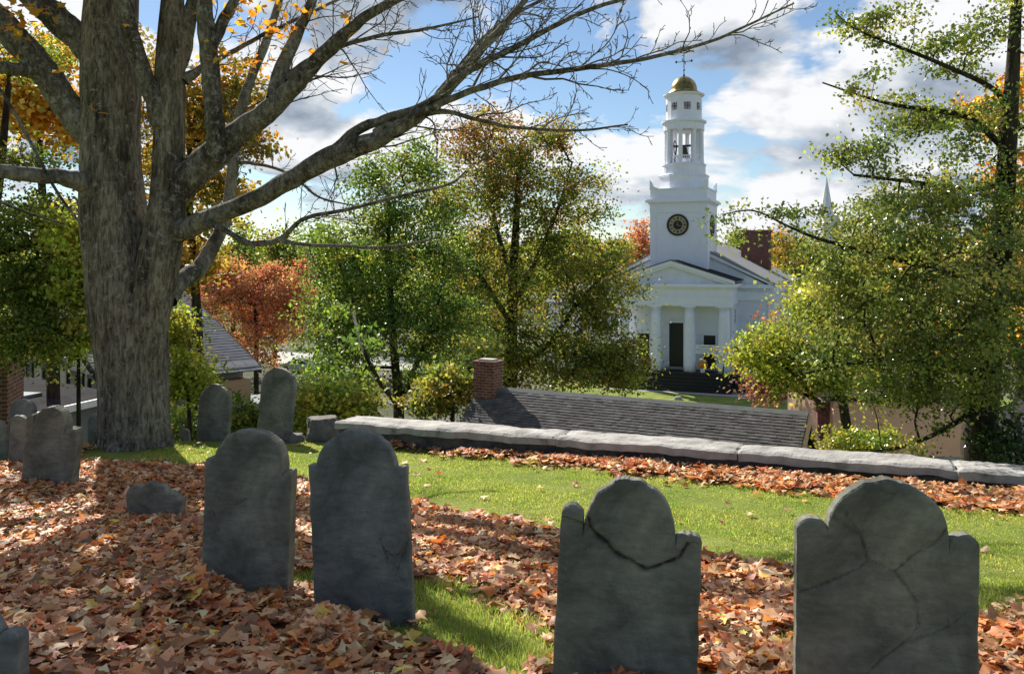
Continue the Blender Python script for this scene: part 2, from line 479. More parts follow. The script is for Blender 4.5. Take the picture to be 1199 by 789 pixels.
# ------------------------------------------------------------------ ground sheet
xs = np.unique(np.concatenate([np.linspace(-2500, -80, 16), np.linspace(-80, -13, 40), np.arange(-13, 9, 0.13), np.linspace(9, 80, 42), np.linspace(80, 2500, 16)]))
ys = np.unique(np.concatenate([np.linspace(-60, 0, 16), np.arange(0, 2, 0.5), np.arange(2, 14.5, 0.11), np.linspace(14.5, 60, 50), np.linspace(60, 200, 24), np.linspace(200, 3500, 16)]))
gx, gy = np.meshgrid(xs, ys)
gxf, gyf = gx.ravel(), gy.ravel()
lf = leafy(gxf, gyf).astype(float)
gzv = ground_z(gxf, gyf) + 0.03 * lf
ny, nx = gx.shape
ii = np.arange(ny * nx).reshape(ny, nx)
quads = np.stack([ii[:-1, :-1], ii[:-1, 1:], ii[1:, 1:], ii[1:, :-1]], -1).reshape(-1, 4)

m, nt = nodes('lawn')
tcn = N(nt, 'ShaderNodeTexCoord')
na = N(nt, 'ShaderNodeTexNoise', Scale=0.9, Detail=7.0, Roughness=0.6); L(nt, tcn.outputs['Object'], na.inputs['Vector'])
ra = ramp(nt, na.outputs['Fac'], [(0.3, (0.10, 0.16, 0.035)), (0.5, (0.20, 0.25, 0.06)), (0.7, (0.30, 0.32, 0.10))])
nb = N(nt, 'ShaderNodeTexNoise', Scale=45.0, Detail=5.0, Roughness=0.75); L(nt, tcn.outputs['Object'], nb.inputs['Vector'])
rb = ramp(nt, nb.outputs['Fac'], [(0.3, (0.55, 0.6, 0.5)), (0.7, (1.25, 1.2, 1.15))])
gcol = mixc(nt, 1.0, ra.outputs[0], rb.outputs[0], 'MULTIPLY')
aa = N(nt, 'ShaderNodeAttribute', _attribute_name='leafy')
nl = N(nt, 'ShaderNodeTexNoise', Scale=28.0, Detail=5.0, Roughness=0.8); L(nt, tcn.outputs['Object'], nl.inputs['Vector'])
rl = ramp(nt, nl.outputs['Fac'], [(0.3, (0.03, 0.018, 0.010)), (0.7, (0.17, 0.08, 0.04))])
gcol = mixc(nt, aa.outputs['Fac'], gcol, rl.outputs[0])
ta = N(nt, 'ShaderNodeAttribute', _attribute_name='town')
nt_n = N(nt, 'ShaderNodeTexNoise', Scale=0.16, Detail=6.0, Roughness=0.6); L(nt, tcn.outputs['Object'], nt_n.inputs['Vector'])
rt = ramp(nt, nt_n.outputs['Fac'], [(0.38, (0.05, 0.065, 0.028)), (0.5, (0.085, 0.085, 0.06)), (0.62, (0.16, 0.15, 0.14))])
gcol = mixc(nt, ta.outputs['Fac'], gcol, rt.outputs[0])
pg = N(nt, 'ShaderNodeBsdfPrincipled', Roughness=0.95); pg.inputs['Specular IOR Level'].default_value = 0.1
L(nt, gcol, pg.inputs['Base Color'])
bg_ = N(nt, 'ShaderNodeBump', Strength=0.7, Distance=0.03); L(nt, nb.outputs['Fac'], bg_.inputs['Height']); L(nt, bg_.outputs[0], pg.inputs['Normal'])
out(nt, pg.outputs[0])
ground = new_obj('ground', np.stack([gxf, gyf, gzv], -1), quads, m, smooth=True, attrs={'leafy': lf, 'town': np.clip((gyf - 14.5) / 3, 0, 1) * ~((gyf > 58) & (gyf < 90) & (gxf > 4) & (gxf < 45))})
tag(ground, 'grassy hilltop falling away to the town below', 'ground', kind='structure')

# ------------------------------------------------------------------ leaves and grass
MAPLE = np.array([(0, -.34), (.44, -.40), (.45, -.10), (.88, .14), (.52, .38), (.34, .55), (0, 1.0), (-.34, .55), (-.52, .38), (-.88, .14), (-.45, -.10), (-.44, -.40)])
MAPLE_V = np.concatenate([[(0, .12)], MAPLE])
NM = len(MAPLE_V)
MAPLE_F = np.array([(0, i, i % (NM - 1) + 1) for i in range(1, NM)])


def star_leaves(rng, pos, size, tilt, curl, colors, up=None):
    """Maple-leaf shaped sheets at pos; returns verts, faces, tint."""
    n = len(pos)
    base = np.zeros((n, NM, 3)); base[:, :, :2] = MAPLE_V[None] + rng.normal(0, .05, (n, NM, 2))
    base[:, :, 0] *= rng.uniform(.8, 1.15, (n, 1))
    cs = np.minimum(np.exp(rng.normal(-.1, .5, (n, 1))), 1.7)
    k1 = (rng.normal(0, curl, (n, 1)) - curl * .25) * cs; k2 = (rng.normal(0, curl, (n, 1)) - curl * .2) * cs
    base[:, :, 2] = k1 * base[:, :, 0] ** 2 + k2 * base[:, :, 1] ** 2 + rng.normal(0, curl * .24, (n, NM))
    base[:, :, 2] = .45 * np.tanh(base[:, :, 2] / .45)
    base *= (size if np.ndim(size) else np.full(n, size))[:, None, None] * .55
    yaw = rng.uniform(0, 2 * math.pi, n); t = np.minimum(np.abs(rng.normal(0, tilt, n)), .95 if curl > .38 else 2); ta = rng.uniform(0, 2 * math.pi, n)
    cy, sy = np.cos(yaw), np.sin(yaw)
    x = base[:, :, 0] * cy[:, None] - base[:, :, 1] * sy[:, None]; y = base[:, :, 0] * sy[:, None] + base[:, :, 1] * cy[:, None]; z = base[:, :, 2]
    v = np.stack([x, y, z], -1)
    ax = np.stack([np.cos(ta), np.sin(ta), np.zeros(n)], -1)[:, None, :]
    ct, st = np.cos(t)[:, None, None], np.sin(t)[:, None, None]
    v = v * ct + np.cross(np.broadcast_to(ax, v.shape), v) * st + ax * (v * ax).sum(-1, keepdims=True) * (1 - ct)
    v += pos[:, None, :]
    f = (MAPLE_F[None] + (np.arange(n) * NM)[:, None, None]).reshape(-1, 3)
    tint = np.repeat(colors, NM, axis=0)
    return v.reshape(-1, 3), f, tint


def pick_colors(rng, pal, n, vj=0.22, hj=0.08):
    cols = np.array([p[0] for p in pal]); wts = np.array([p[1] for p in pal], float); wts /= wts.sum()
    c = cols[rng.choice(len(cols), n, p=wts)]
    c = c * np.exp(rng.normal(0, vj, (n, 1))) * np.exp(rng.normal(0, hj, (n, 3)))
    return np.clip(c, 0.004, 0.85)


rng = np.random.default_rng(21)
PAL_LITTER = [((0.563, 0.308, 0.153), 5), ((0.400, 0.208, 0.097), 4), ((0.727, 0.446, 0.244), 4), ((0.653, 0.262, 0.107), 2.2), ((0.800, 0.384, 0.148), 1.3), ((0.527, 0.177, 0.085), 1.2), ((0.800, 0.553, 0.113), .6), ((0.273, 0.155, 0.081), 3.4), ((0.800, 0.584, 0.340), 2.2), ((0.800, 0.308, 0.081), .7)]


def scatter(rng, poly, dens, ymax=99, ymin=2.0):
    lo, hi = poly.min(0), poly.max(0); lo[1] = max(lo[1], ymin); hi[1] = min(hi[1], ymax)
    a = (hi[0] - lo[0]) * (hi[1] - lo[1])
    x = rng.uniform(lo[0], hi[0], int(a * dens)); y = rng.uniform(lo[1], hi[1], int(a * dens))
    return x, y


LV, LF, LT = [], [], []
nb_ = 0


def litter(x, y, size, tilt, curl, zjit, pal=PAL_LITTER):
    global nb_
    n = len(x)
    z = ground_z(x, y) + 0.02 + zjit * rng.uniform(0, 1, n)
    v, f, t = star_leaves(rng, np.stack([x, y, z], -1), size * rng.uniform(.6, 1.25, n), tilt, curl, pick_colors(rng, pal, n, .26, .05))
    LV.append(v); LF.append(f + nb_); LT.append(t); nb_ += len(v)


for poly, dens in ((LEAF_A, 860), (LEAF_B, 860), (LEAF_W, 620), (LEAF_T, 260)):
    x, y = scatter(rng, poly, dens, ymin=2.3)
    k = leafy(x, y) & (np.abs(x) < 0.9 * y + 1.2)
    x, y = x[k], y[k]
    litter(x, y, 0.088 * rng.choice([.5, .8, 1, 1.3], len(x)), 0.42, 0.42, 0.06)
# loose leaves on the lawn, thicker near the piles
x = rng.uniform(-5.5, 6, 7000); y = rng.uniform(2.6, 11.5, 7000)
near = np.zeros(len(x), bool)
for dx, dy in ((.25, 0), (-.25, 0), (0, .25), (0, -.25), (.12, .12), (-.12, -.12)): near |= leafy(x + dx, y + dy)
k = ~leafy(x, y) & ((near & (rng.uniform(0, 1, len(x)) < .75)) | (rng.uniform(0, 1, len(x)) < .035))
litter(x[k], y[k], 0.09, 0.35, 0.4, 0.03)


# drifts banked up against the headstones
def drift(px, py, wpx, h, n, dpy=0, back=0.35):
    cx, cy = pix2ground(px, py)
    wm = wpx * cy / F
    x = cx + rng.normal(0, wm * .5, n); y = cy + rng.normal(-back * .4, back * .5, n)
    r2 = ((x - cx) / wm) ** 2 + ((y - cy + back * .3) / back) ** 2
    z = ground_z(x, y) + 0.03 + h * np.exp(-r2 * 1.2) * rng.uniform(.45, 1, n)
    global nb_
    v, f, t = star_leaves(rng, np.stack([x, y, z], -1), .105 * rng.uniform(.6, 1.2, n), .4, .45, pick_colors(rng, PAL_LITTER, n, .26, .05))
    LV.append(v); LF.append(f + nb_); LT.append(t); nb_ += len(v)


drift(232, 715, 52, .20, 620, back=.3); drift(384, 752, 48, .16, 520, back=.3); drift(50, 572, 50, .1, 260); drift(182, 618, 40, .06, 160)
drift(730, 800, 60, .04, 60, back=.2)
for q in range(9):
    drift(470 + q * 90, 524 + q * 9.2, 45, .12 * rng.uniform(.3, 1), 130, back=.25)
LEAFM = leaf_mat('dry_leaf', trans=0.26, rough=0.55, spec=0.35, glow=(1.5, 0.95, 0.5))
fl = new_obj('fallen_leaves', np.concatenate(LV), np.concatenate(LF), LEAFM, tint=np.concatenate(LT), smooth=True)
tag(fl, 'dry brown and orange maple leaves covering the grass among the headstones', 'fallen leaves', kind='stuff')


def blades(rng, x, y, h, wd, pal):
    n = len(x); z = ground_z(x, y) + .0
    a = rng.uniform(0, 2 * math.pi, n); ln = rng.normal(0, .5, (n, 2)); hh = h * rng.uniform(.5, 1.3, n)
    p = np.stack([x, y, z], -1); sx = np.stack([np.cos(a), np.sin(a), np.zeros(n)], -1) * (wd * rng.uniform(.6, 1.2, n))[:, None] / 2
    mid = p + np.stack([ln[:, 0] * hh * .35, ln[:, 1] * hh * .35, hh * .6], -1)
    tip = p + np.stack([ln[:, 0] * hh, ln[:, 1] * hh, hh * .95], -1)
    v = np.stack([p - sx, p + sx, mid + sx * .7, tip, mid - sx * .7], 1)
    i = (np.arange(n) * 5)[:, None]
    return v.reshape(-1, 3), np.concatenate([i + np.array([[0, 1, 2, 4]])]), np.concatenate([i + np.array([[4, 2, 3]])]), np.repeat(pick_colors(rng, pal, n, .22, .10), 5, axis=0)


PAL_GRASS = [((.31, .36, .09), 5), ((.38, .41, .125), 4), ((.20, .28, .055), 3), ((.48, .46, .21), 1.8), ((.30, .23, .11), .35)]
x = rng.uniform(-4.6, 7.6, 620000); y = rng.uniform(2.9, 11.6, 620000) ** 1.0
dens_keep = rng.uniform(0, 1, len(x)) < np.clip(1.15 - y * .045, .4, 1)
k = dens_keep & (np.abs(x) < .80 * y + .6) & ~leafy(x, y) & (((x - WALL_L[0]) * WNRM[0] + (y - WALL_L[1]) * WNRM[1]) < .05)
x, y = x[k], y[k]
hgt = np.where(y < 5.2, .040, .017) * (1 + .5 * np.sin(x * 5.3 + 2 * np.sin(y * 3.1)) * np.sin(y * 4.7)) + .006 * np.sin(x * 2.1 + y * 3.3)
gv, gq, gt, gc = blades(rng, x, y, hgt, np.clip(.002 + .0005 * y, .0035, .0075), PAL_GRASS)
GRASSM = leaf_mat('grass_blade', trans=0.58, rough=0.5, spec=0.25, glow=(1.2, 1.25, .7))
pat = np.array([mnoise.noise((a * 1.1, b * 1.5, 3.0)) + .6 * mnoise.noise((a * 3.7, b * 4.1, 8.0)) for a, b in zip(x, y)])   # drier and lusher patches of turf
gc = np.clip(gc * np.repeat(np.stack([1 + .42 * pat, 1 + .22 * pat, 1 + .5 * pat], -1), 5, axis=0), .01, .8)
gr = new_obj('grass', gv, [gq, gt], GRASSM, tint=gc)
tag(gr, 'short green grass of the burying ground lawn', 'grass', kind='stuff')

# ------------------------------------------------------------------ stone wall: rubble face and long coping slabs
GRANITE = surf('granite', [(0.30, (.12, .115, .105)), (0.42, (.30, .29, .275)), (0.60, (.40, .39, .37)), (0.75, (.50, .49, .47))], scale=3.4, rough=.9, bump=.55, bscale=26, dist=.02, detail=9)
DARKST = surf('fieldstone', [(0.3, (.07, .068, .06)), (0.7, (.19, .18, .16))], scale=6, rough=.95, bump=.6, bscale=20)
RUBBLE = surf('rubble', [(0.3, (.045, .043, .04)), (0.7, (.16, .15, .135))], scale=6, rough=.95, bump=.8, bscale=14, dist=.04)
wall_len = 10.2
wz0 = gz(*WALL_L)


def wall_pt(t, s):
    return WALL_L + WDIR * t + WNRM * s


bx, by = wall_pt(wall_len / 2, .3)
WALL = thing('stone_wall', 'low grey granite wall with long flat coping slabs along the lawn edge', 'wall', (bx, by, gz(*wall_pt(wall_len / 2, 0.1)) - .05))
wl = np.array(WALL.location)


def wall_top(t):
    # coping height above the datum, read off the photo: the outer top edge falls slowly to the right
    tt = np.array([0, 1.2, 4.0, 8.0, 10.2]); return np.interp(t, tt, [E - 2.055, E - 2.06, E - 2.04, E - 2.045, E - 2.05])


def slab(t0, t1, s0, s1, thick, seed, ztop=None):
    r_ = np.random.default_rng(seed); nt_, ns_ = 60, 14
    V = []
    tv = np.linspace(t0, t1, nt_); sv = np.linspace(0, 1, ns_)
    e0 = .035 * np.array([mnoise.noise((t * 1.7, seed, 0)) for t in tv]); e1 = .05 * np.array([mnoise.noise((t * 1.5, seed + 7, 0)) for t in tv])
    for layer in (1, 0):
        for i, t in enumerate(tv):
            for j, q in enumerate(sv):
                s = (s0 + e0[i]) * (1 - q) + (s1 + e1[i]) * q
                tt = t + .03 * mnoise.noise((q * 4, seed, t0)) * (1 if i in (0, nt_ - 1) else 0)
                z = (wall_top(t) if ztop is None else ztop) + .024 * mnoise.noise((t * 1.3, q * 2, seed * 3.1)) + .014 * mnoise.noise((t * 5, q * 4, seed)) + .006 * mnoise.noise((t * 13, q * 9, seed))
                edge = min(q, 1 - q) * (s1 - s0)
                edge = min(edge, abs(t - t0), abs(t1 - t))
                if layer: z -= .022 * math.exp(-edge / .02)
                else: z -= thick + .03 * mnoise.noise((t * 2.2, seed, 5))
                p = wall_pt(tt, s)
                V.append((p[0] - wl[0], p[1] - wl[1], z - wl[2]))
    V = np.array(V); K = lambda l, i, j: l * nt_ * ns_ + i * ns_ + j
    fs = []
    for i in range(nt_ - 1):
        for j in range(ns_ - 1):
            fs.append((K(0, i, j), K(0, i + 1, j), K(0, i + 1, j + 1), K(0, i, j + 1)))
            fs.append((K(1, i, j + 1), K(1, i + 1, j + 1), K(1, i + 1, j), K(1, i, j)))
        fs.append((K(1, i, 0), K(1, i + 1, 0), K(0, i + 1, 0), K(0, i, 0)))
        fs.append((K(0, i, ns_ - 1), K(0, i + 1, ns_ - 1), K(1, i + 1, ns_ - 1), K(1, i, ns_ - 1)))
    for j in range(ns_ - 1):
        fs.append((K(0, 0, j), K(0, 0, j + 1), K(1, 0, j + 1), K(1, 0, j)))
        fs.append((K(1, nt_ - 1, j), K(1, nt_ - 1, j + 1), K(0, nt_ - 1, j + 1), K(0, nt_ - 1, j)))
    return new_obj('coping_slab', V, np.array(fs), GRANITE, parent=WALL, smooth=False)


for k_, (a, b) in enumerate([(.02, 3.1), (3.106, 5.2), (5.206, 7.35), (7.36, 10.2)]):
    slab(a, b, -.02, .52, .105, 11 + k_)
# rubble body under the slabs
tv = np.linspace(.05, 10.15, 120); zz = np.linspace(0, 1, 9); V = []; fs = []
for i, t in enumerate(tv):
    for j, q in enumerate(zz):
        p0 = wall_pt(t, .05 + .05 * mnoise.noise((t * 3.1, q * 2.2, 1.7)) + .02 * mnoise.noise((t * 9, q * 6, 3)))
        g0 = gz(*wall_pt(t, 0)) - .25
        V.append((p0[0] - wl[0], p0[1] - wl[1], g0 + (wall_top(t) - .11 - g0) * q - wl[2]))
for i in range(len(tv) - 1):
    for j in range(8):
        a = i * 9 + j; fs.append((a, a + 9, a + 10, a + 1))
nfront = len(V)
for i, t in enumerate(tv):
    for q in (0, 1):
        p0 = wall_pt(t, .50)
        V.append((p0[0] - wl[0], p0[1] - wl[1], (wall_top(t) - .11 if q else wall_top(t) - 2.2) - wl[2]))
for i in range(len(tv) - 1):
    a = nfront + 2 * i; fs.append((a, a + 1, a + 3, a + 2))
    fs.append((i * 9 + 8, i * 9 + 17, a + 3, a + 1))
fs.append((0, 8, nfront + 1, nfront)); e_ = (len(tv) - 1) * 9; z_ = nfront + 2 * (len(tv) - 1)
fs.append((e_, z_, z_ + 1, e_ + 8))
new_obj('rubble_face', np.array(V), fs, RUBBLE, parent=WALL)


def boulder(name, label, cat, px, py_base, D, wpx, hpx, dm, seed, material, group=None, flat=1.0, yaw=0.0):
    p = at(px, py_base, D); w_ = wpx * D / F; h_ = hpx * D / F
    bm = bmesh.new(); bmesh.ops.create_icosphere(bm, subdivisions=4, radius=1)
    for v in bm.verts:
        c = v.co.copy(); n = 1 + .28 * mnoise.noise(c * 1.3 + Vector((seed, 0, 0))) + .1 * mnoise.noise(c * 4 + Vector((seed, 3, 0)))
        c = c * n; c.z = max(min(c.z, .72 * flat), -.6)
        v.co = (c.x * w_ / 2, c.y * dm / 2, (c.z + .3) * h_ / 1.0)
    me = bpy.data.meshes.new(name); bm.to_mesh(me); bm.free(); me.materials.append(material)
    o = bpy.data.objects.new(name, me); C.objects.link(o); o.location = p; o.rotation_euler = (0, 0, yaw)
    return tag(o, label, cat, group)


boulder('rough_stone', 'rough grey boulder at the end of the granite wall', 'stone', 379, 513, 11.7, 42, 26, .5, 3.0, DARKST, flat=.9)
boulder('rough_stone', 'small half buried fieldstone between the tall slim headstone and the wall', 'stone', 343, 517, 11.6, 26, 9, .3, 8.0, DARKST)
boulder('rough_stone', 'dark lump of stone lying on the leaves against the granite wall', 'stone', 848, 546, 9.55, 30, 9, .2, 5.0, RUBBLE)

# ------------------------------------------------------------------ headstones
def seg_dist(u, w, poly):
    d = np.full(u.shape, 9.0)
    for (x1, y1), (x2, y2) in zip(poly[:-1], poly[1:]):
        dx, dy = x2 - x1, y2 - y1; l2 = dx * dx + dy * dy + 1e-9
        t = np.clip(((u - x1) * dx + (w - y1) * dy) / l2, 0, 1)
        d = np.minimum(d, np.hypot(u - x1 - t * dx, w - y1 - t * dy))
    return d


def headstone(label, xl, xr, top, D, prof, yaw=-8, roll=0, lean=0, thick=.075, mat=None, cracks=(), layers=(), seed=0, flare=0.0, nu=84, nw=90, group='old slate headstones', base_py=None, chips=1.0, cdark=1.0):
    """prof(u) gives how far (in half widths) the outline lies below its top at u in [-1,1].
    cracks: photo-pixel polylines cut into the face; layers: (polygon px, depth) where a flake has split off."""
    cx = (xl + xr) / 2; pc = at(cx, top, D); a = (xr - xl) / 2 * D / F
    zb = gz(pc[0], D) if base_py is None else at(cx, base_py, D)[2]
    H = pc[2] - zb
    root = thing('headstone', label, 'headstone', (pc[0], D, zb), rad(yaw), group)
    root.rotation_euler = (rad(lean), rad(roll), rad(yaw))
    uu = np.linspace(-1, 1, nu * 4); pv = np.array([prof(t) for t in uu])
    arc = np.cumsum(np.hypot(np.diff(uu, prepend=uu[0]), np.diff(pv, prepend=pv[0]) * .6)); arc /= arc[-1]
    u = np.interp(np.linspace(0, 1, nu), arc, uu)
    wv = np.linspace(0, 1, nw) ** 1.0; bury = .15
    U = np.repeat(u[:, None], nw, 1)
    ed = np.array([mnoise.noise((t * 7, seed * 1.7, 0)) * .012 + mnoise.noise((t * 21, seed, 1)) * .005 for t in u]) * chips
    topz = H - np.array([prof(t) for t in u]) * a + ed
    Wz = -bury + (topz[:, None] + bury) * wv[None, :]
    X = U * a * (1 + flare * (1 - (Wz / H)))
    nz = np.zeros_like(X)
    for i in range(nu):
        for j in range(nw):
            nz[i, j] = .006 * mnoise.noise((X[i, j] * 4, Wz[i, j] * 4, seed)) + .003 * mnoise.noise((X[i, j] * 13, Wz[i, j] * 17, seed + 3))
            side = mnoise.noise((seed, Wz[i, j] * 8, u[i] > 0)) * .006 * chips
            X[i, j] += side * abs(U[i, j]) ** 6
    de = np.minimum((1 - np.abs(U)) * a, (topz[:, None] - Wz))
    rnd = .012 * np.exp(-np.clip(de, 0, 1) / .010)
    crack = np.zeros_like(X); dep = np.zeros_like(X)
    # photo pixels of every face point, so that cracks run where the photo shows them
    ryaw = rad(yaw); wx = pc[0] + X * math.cos(ryaw); wy = D + X * math.sin(ryaw); wz = zb + Wz
    PX = CX + F * wx / wy; PY = HY - F * (wz - E) / wy
    mpp = D / F
    for poly, wid, dpth in cracks:
        jit = np.vectorize(lambda q, r: mnoise.noise((q * .09, r * .09, 2.0)) * 2.2)(PX, PY)
        d = (seg_dist(PX, PY, poly) + jit) * mpp
        wv = wid * (0.55 + .5 * np.vectorize(lambda q, r: mnoise.noise((q * .05, r * .05, 9.0)))(PX, PY) + .25)
        g = np.exp(-(d / np.maximum(wv, wid * .25)) ** 2); crack = np.maximum(crack, g * 1.15 * cdark); dep += dpth * g
    for poly, dpth in layers:
        poly = np.array(poly, float)
        jx = np.vectorize(lambda q, r: mnoise.noise((q * .07, r * .07, 7.0)) * 3)(PX, PY)
        ins = inside(poly, (PX + jx).ravel(), (PY + jx).ravel()).reshape(PX.shape)
        dep += np.where(ins, dpth, 0)
    Yf = -thick / 2 + rnd + nz + dep; Yb = thick / 2 - rnd + nz
    front = np.stack([X, Yf, Wz], -1).reshape(-1, 3); back = np.stack([X, Yb, Wz], -1).reshape(-1, 3)
    V = np.concatenate([front, back]); n = nu * nw
    ii = np.arange(n).reshape(nu, nw)
    fq = np.stack([ii[:-1, :-1], ii[1:, :-1], ii[1:, 1:], ii[:-1, 1:]], -1).reshape(-1, 4)
    bq = fq[:, ::-1] + n
    tq = np.stack([ii[:-1, -1], ii[1:, -1], ii[1:, -1] + n, ii[:-1, -1] + n], -1)
    lq = np.stack([ii[0, :-1], ii[0, 1:], ii[0, 1:] + n, ii[0, :-1] + n], -1)
    rq = np.stack([ii[-1, 1:], ii[-1, :-1], ii[-1, :-1] + n, ii[-1, 1:] + n], -1)
    o = new_obj('slab', V, np.concatenate([fq, bq, tq, lq, rq]), mat or SLATE, parent=root, smooth=False,
                attrs={'crack': np.concatenate([crack.ravel(), np.zeros(n)])})
    return root


def shouldered(rt, ht, uc=0.0, dl=0.0, dr=0.0, rise=.1, flatl=False, flatr=False):
    """Round head of half-width rt and height ht over two rounded shoulders (dl, dr push them down)."""
    def f(u):
        q = (u - uc) / rt
        if abs(q) < 1: return ht * (1 - math.sqrt(1 - q * q))
        left = u < uc
        e0, e1 = (-1, uc - rt) if left else (uc + rt, 1)
        m, h = (e0 + e1) / 2, max((e1 - e0) / 2, 1e-3)
        k = min(1, abs(u - m) / h)
        flat = flatl if left else flatr
        r_ = rise if not flat else rise * .5
        return ht + (dl if left else dr) - r_ * (math.sqrt(max(0, 1 - k ** (2 if not flat else 6))) - 0.0) + 0.0
    return f


def rounded(pw=2.0, ht=1.0):
    return lambda u: ht * (1 - (1 - min(1, abs(u)) ** pw) ** (1 / pw))


SLATE = slate_mat('slate', (.11, .108, .086), (.285, .28, .225))
SLATE_B = slate_mat('slate_brownish', (.115, .108, .085), (.27, .25, .195), lich=.66, warm=.5)
SLATE_G = slate_mat('slate_grey', (.115, .115, .10), (.26, .26, .225), lich=.68, warm=.3)
SLATE_C = slate_mat('slate_bluish', (.095, .10, .095), (.235, .24, .225), lich=.74)

headstone('wide dark slate headstone with a broad round head, seamed with branching cracks', 933, 1135, 560, 3.1,
          shouldered(.66, .60, 0.0, .02, .12, .15), thick=.075, seed=1, mat=SLATE, nu=120, nw=120, chips=.8, roll=.6, cdark=.36,
          cracks=[([(934, 690), (965, 678), (1000, 662), (1012, 652), (1003, 625), (985, 598)], .0045, .004), ([(1043, 665), (1055, 680), (1068, 700), (1070, 725), (1058, 745), (1030, 765), (1010, 785)], .005, .005),
                  ([(1043, 665), (1060, 648), (1090, 630), (1104, 612)], .0045, .004), ([(1058, 745), (1085, 738), (1110, 725), (1125, 712)], .004, .003), ([(1012, 652), (1043, 665)], .004, .002)],
          layers=[([(968, 600), (1005, 625), (1012, 652), (965, 680), (930, 692), (930, 600)], .004), ([(1043, 665), (1105, 612), (1150, 620), (1150, 700), (1070, 742), (1072, 705)], .003)])
headstone('dark slate headstone whose round head is outlined by one jagged crack', 649, 811, 559, 3.42,
          shouldered(.65, .78, -.02, -.20, .06, .13), thick=.075, seed=2, mat=SLATE, nu=120, nw=120, roll=2.6, flare=.03, cdark=.72,
          cracks=[([(683, 614), (690, 622), (703, 632), (712, 643), (733, 652), (750, 662), (768, 655), (788, 645), (796, 630)], .009, .012), ([(683, 614), (681, 605)], .006, .008)],
          layers=[([(683, 614), (703, 632), (712, 643), (750, 662), (788, 645), (796, 630), (840, 620), (840, 820), (630, 820), (640, 600)], .008)])
headstone('bluish slate headstone with a high arched head and flat square shoulders, sunk in leaves', 369, 487, 503, 4.28,
          shouldered(.81, .74, -.02, -.05, .03, .05, True, True), thick=.075, seed=3, cdark=.3, mat=SLATE_C, roll=-3.0, lean=-1,
          layers=[([(455, 640), (470, 655), (486, 625), (500, 600), (500, 690), (480, 690), (462, 665)], .010)], cracks=[([(452, 630), (460, 655), (470, 668), (482, 640), (486, 615)], .006, .006)])
headstone('slate headstone with speckled round head turned to show its thick edge, sunk in leaves', 238, 341, 503, 4.75,
          shouldered(.80, .74, 0.0, -.04, .2, .05, True, True), thick=.125, yaw=-4, seed=4, cdark=.3, mat=SLATE, roll=1.2, lean=-2,
          layers=[([(238, 590), (250, 600), (255, 625), (242, 630), (232, 610)], .006)], cracks=[([(240, 585), (252, 598), (258, 618)], .005, .004), ([(268, 610), (275, 590), (290, 582)], .005, .003)])


def broken_top(u):
    return np.interp(u, [-1, -.93, -.72, -.45, -.3, -.1, .15, .35, .5, .8, 1], [.34, .2, .16, .14, .05, .0, .05, .16, .26, .36, .56])


headstone('small low broken headstone stump with a ragged top edge among the leaves', 148, 218, 564, 6.95, broken_top, thick=.09, yaw=-10, seed=5, mat=SLATE, chips=2.5, nu=70, nw=50)
headstone('weathered brownish headstone streaked with pale lichen, leaning beside the big trunk', 29, 87, 475, 8.3,
          shouldered(.62, .72, -.08, -.22, .2, .12), thick=.17, yaw=2, seed=6, mat=SLATE_B, roll=5.0, chips=1.6, nu=70, nw=70)
headstone('plain round topped slate headstone standing before the brick corner', 10, 40, 467, 10.4, rounded(2.2, .9), thick=.09, seed=7, mat=SLATE_C, nu=44, nw=44, roll=3)
headstone('small dark headstone cut by the photo edge beyond the streaked headstone', -16, 9, 492, 10.2, rounded(2.0, .9), thick=.09, seed=8, mat=SLATE, nu=40, nw=40)
headstone('small pale lichened headstone squeezed between two darker ones', 10, 31, 486, 9.6, rounded(2.6, .8), thick=.08, seed=9, mat=SLATE_G, nu=40, nw=40, roll=4)
headstone('slim grey headstone with a pointed arch top near the trunk', 229, 270, 449, 11.7, rounded(1.7, 1.0), thick=.08, seed=10, mat=SLATE_G, nu=56, nw=56, roll=4.5, yaw=-14)
headstone('tallest grey headstone, slim and tilted, near the end of the granite wall', 299, 342, 430, 11.7, rounded(2.1, .95), thick=.09, seed=11, mat=SLATE_G, nu=56, nw=60, roll=6.5, yaw=-14)
headstone('thin headstone half hidden behind the big trunk', 103, 126, 484, 12.3, rounded(2.0, .9), thick=.08, seed=12, mat=SLATE_G, nu=40, nw=40)
headstone('tiny crooked headstone fragment in weeds beside the big trunk', 212, 224, 501, 11.9, broken_top, thick=.06, seed=13, mat=SLATE_G, nu=40, nw=30, roll=-8)
headstone('dark headstone filling the bottom corner, only one rounded shoulder in view', -115, 31, 703, 2.95,
          shouldered(.74, .5, -.1, -.2, .0, .12), thick=.08, yaw=-6, seed=14, mat=SLATE_C, nu=90, nw=80, roll=1)

# ------------------------------------------------------------------ trees: tubes, limbs, crowns
def catmull(P, per=6):
    P = np.asarray(P, float)
    if len(P) < 3: 
        t = np.linspace(0, 1, per + 1)[:, None]; return P[0] * (1 - t) + P[-1] * t
    Q = np.vstack([2 * P[0] - P[1], P, 2 * P[-1] - P[-2]]); o = []
    for i in range(1, len(Q) - 2):
        p0, p1, p2, p3 = Q[i - 1:i + 3]
        for t in np.linspace(0, 1, per, endpoint=False):
            o.append(.5 * ((2 * p1) + (-p0 + p2) * t + (2 * p0 - 5 * p1 + 4 * p2 - p3) * t * t + (-p0 + 3 * p1 - 3 * p2 + p3) * t ** 3))
    o.append(Q[-2])
    return np.array(o)


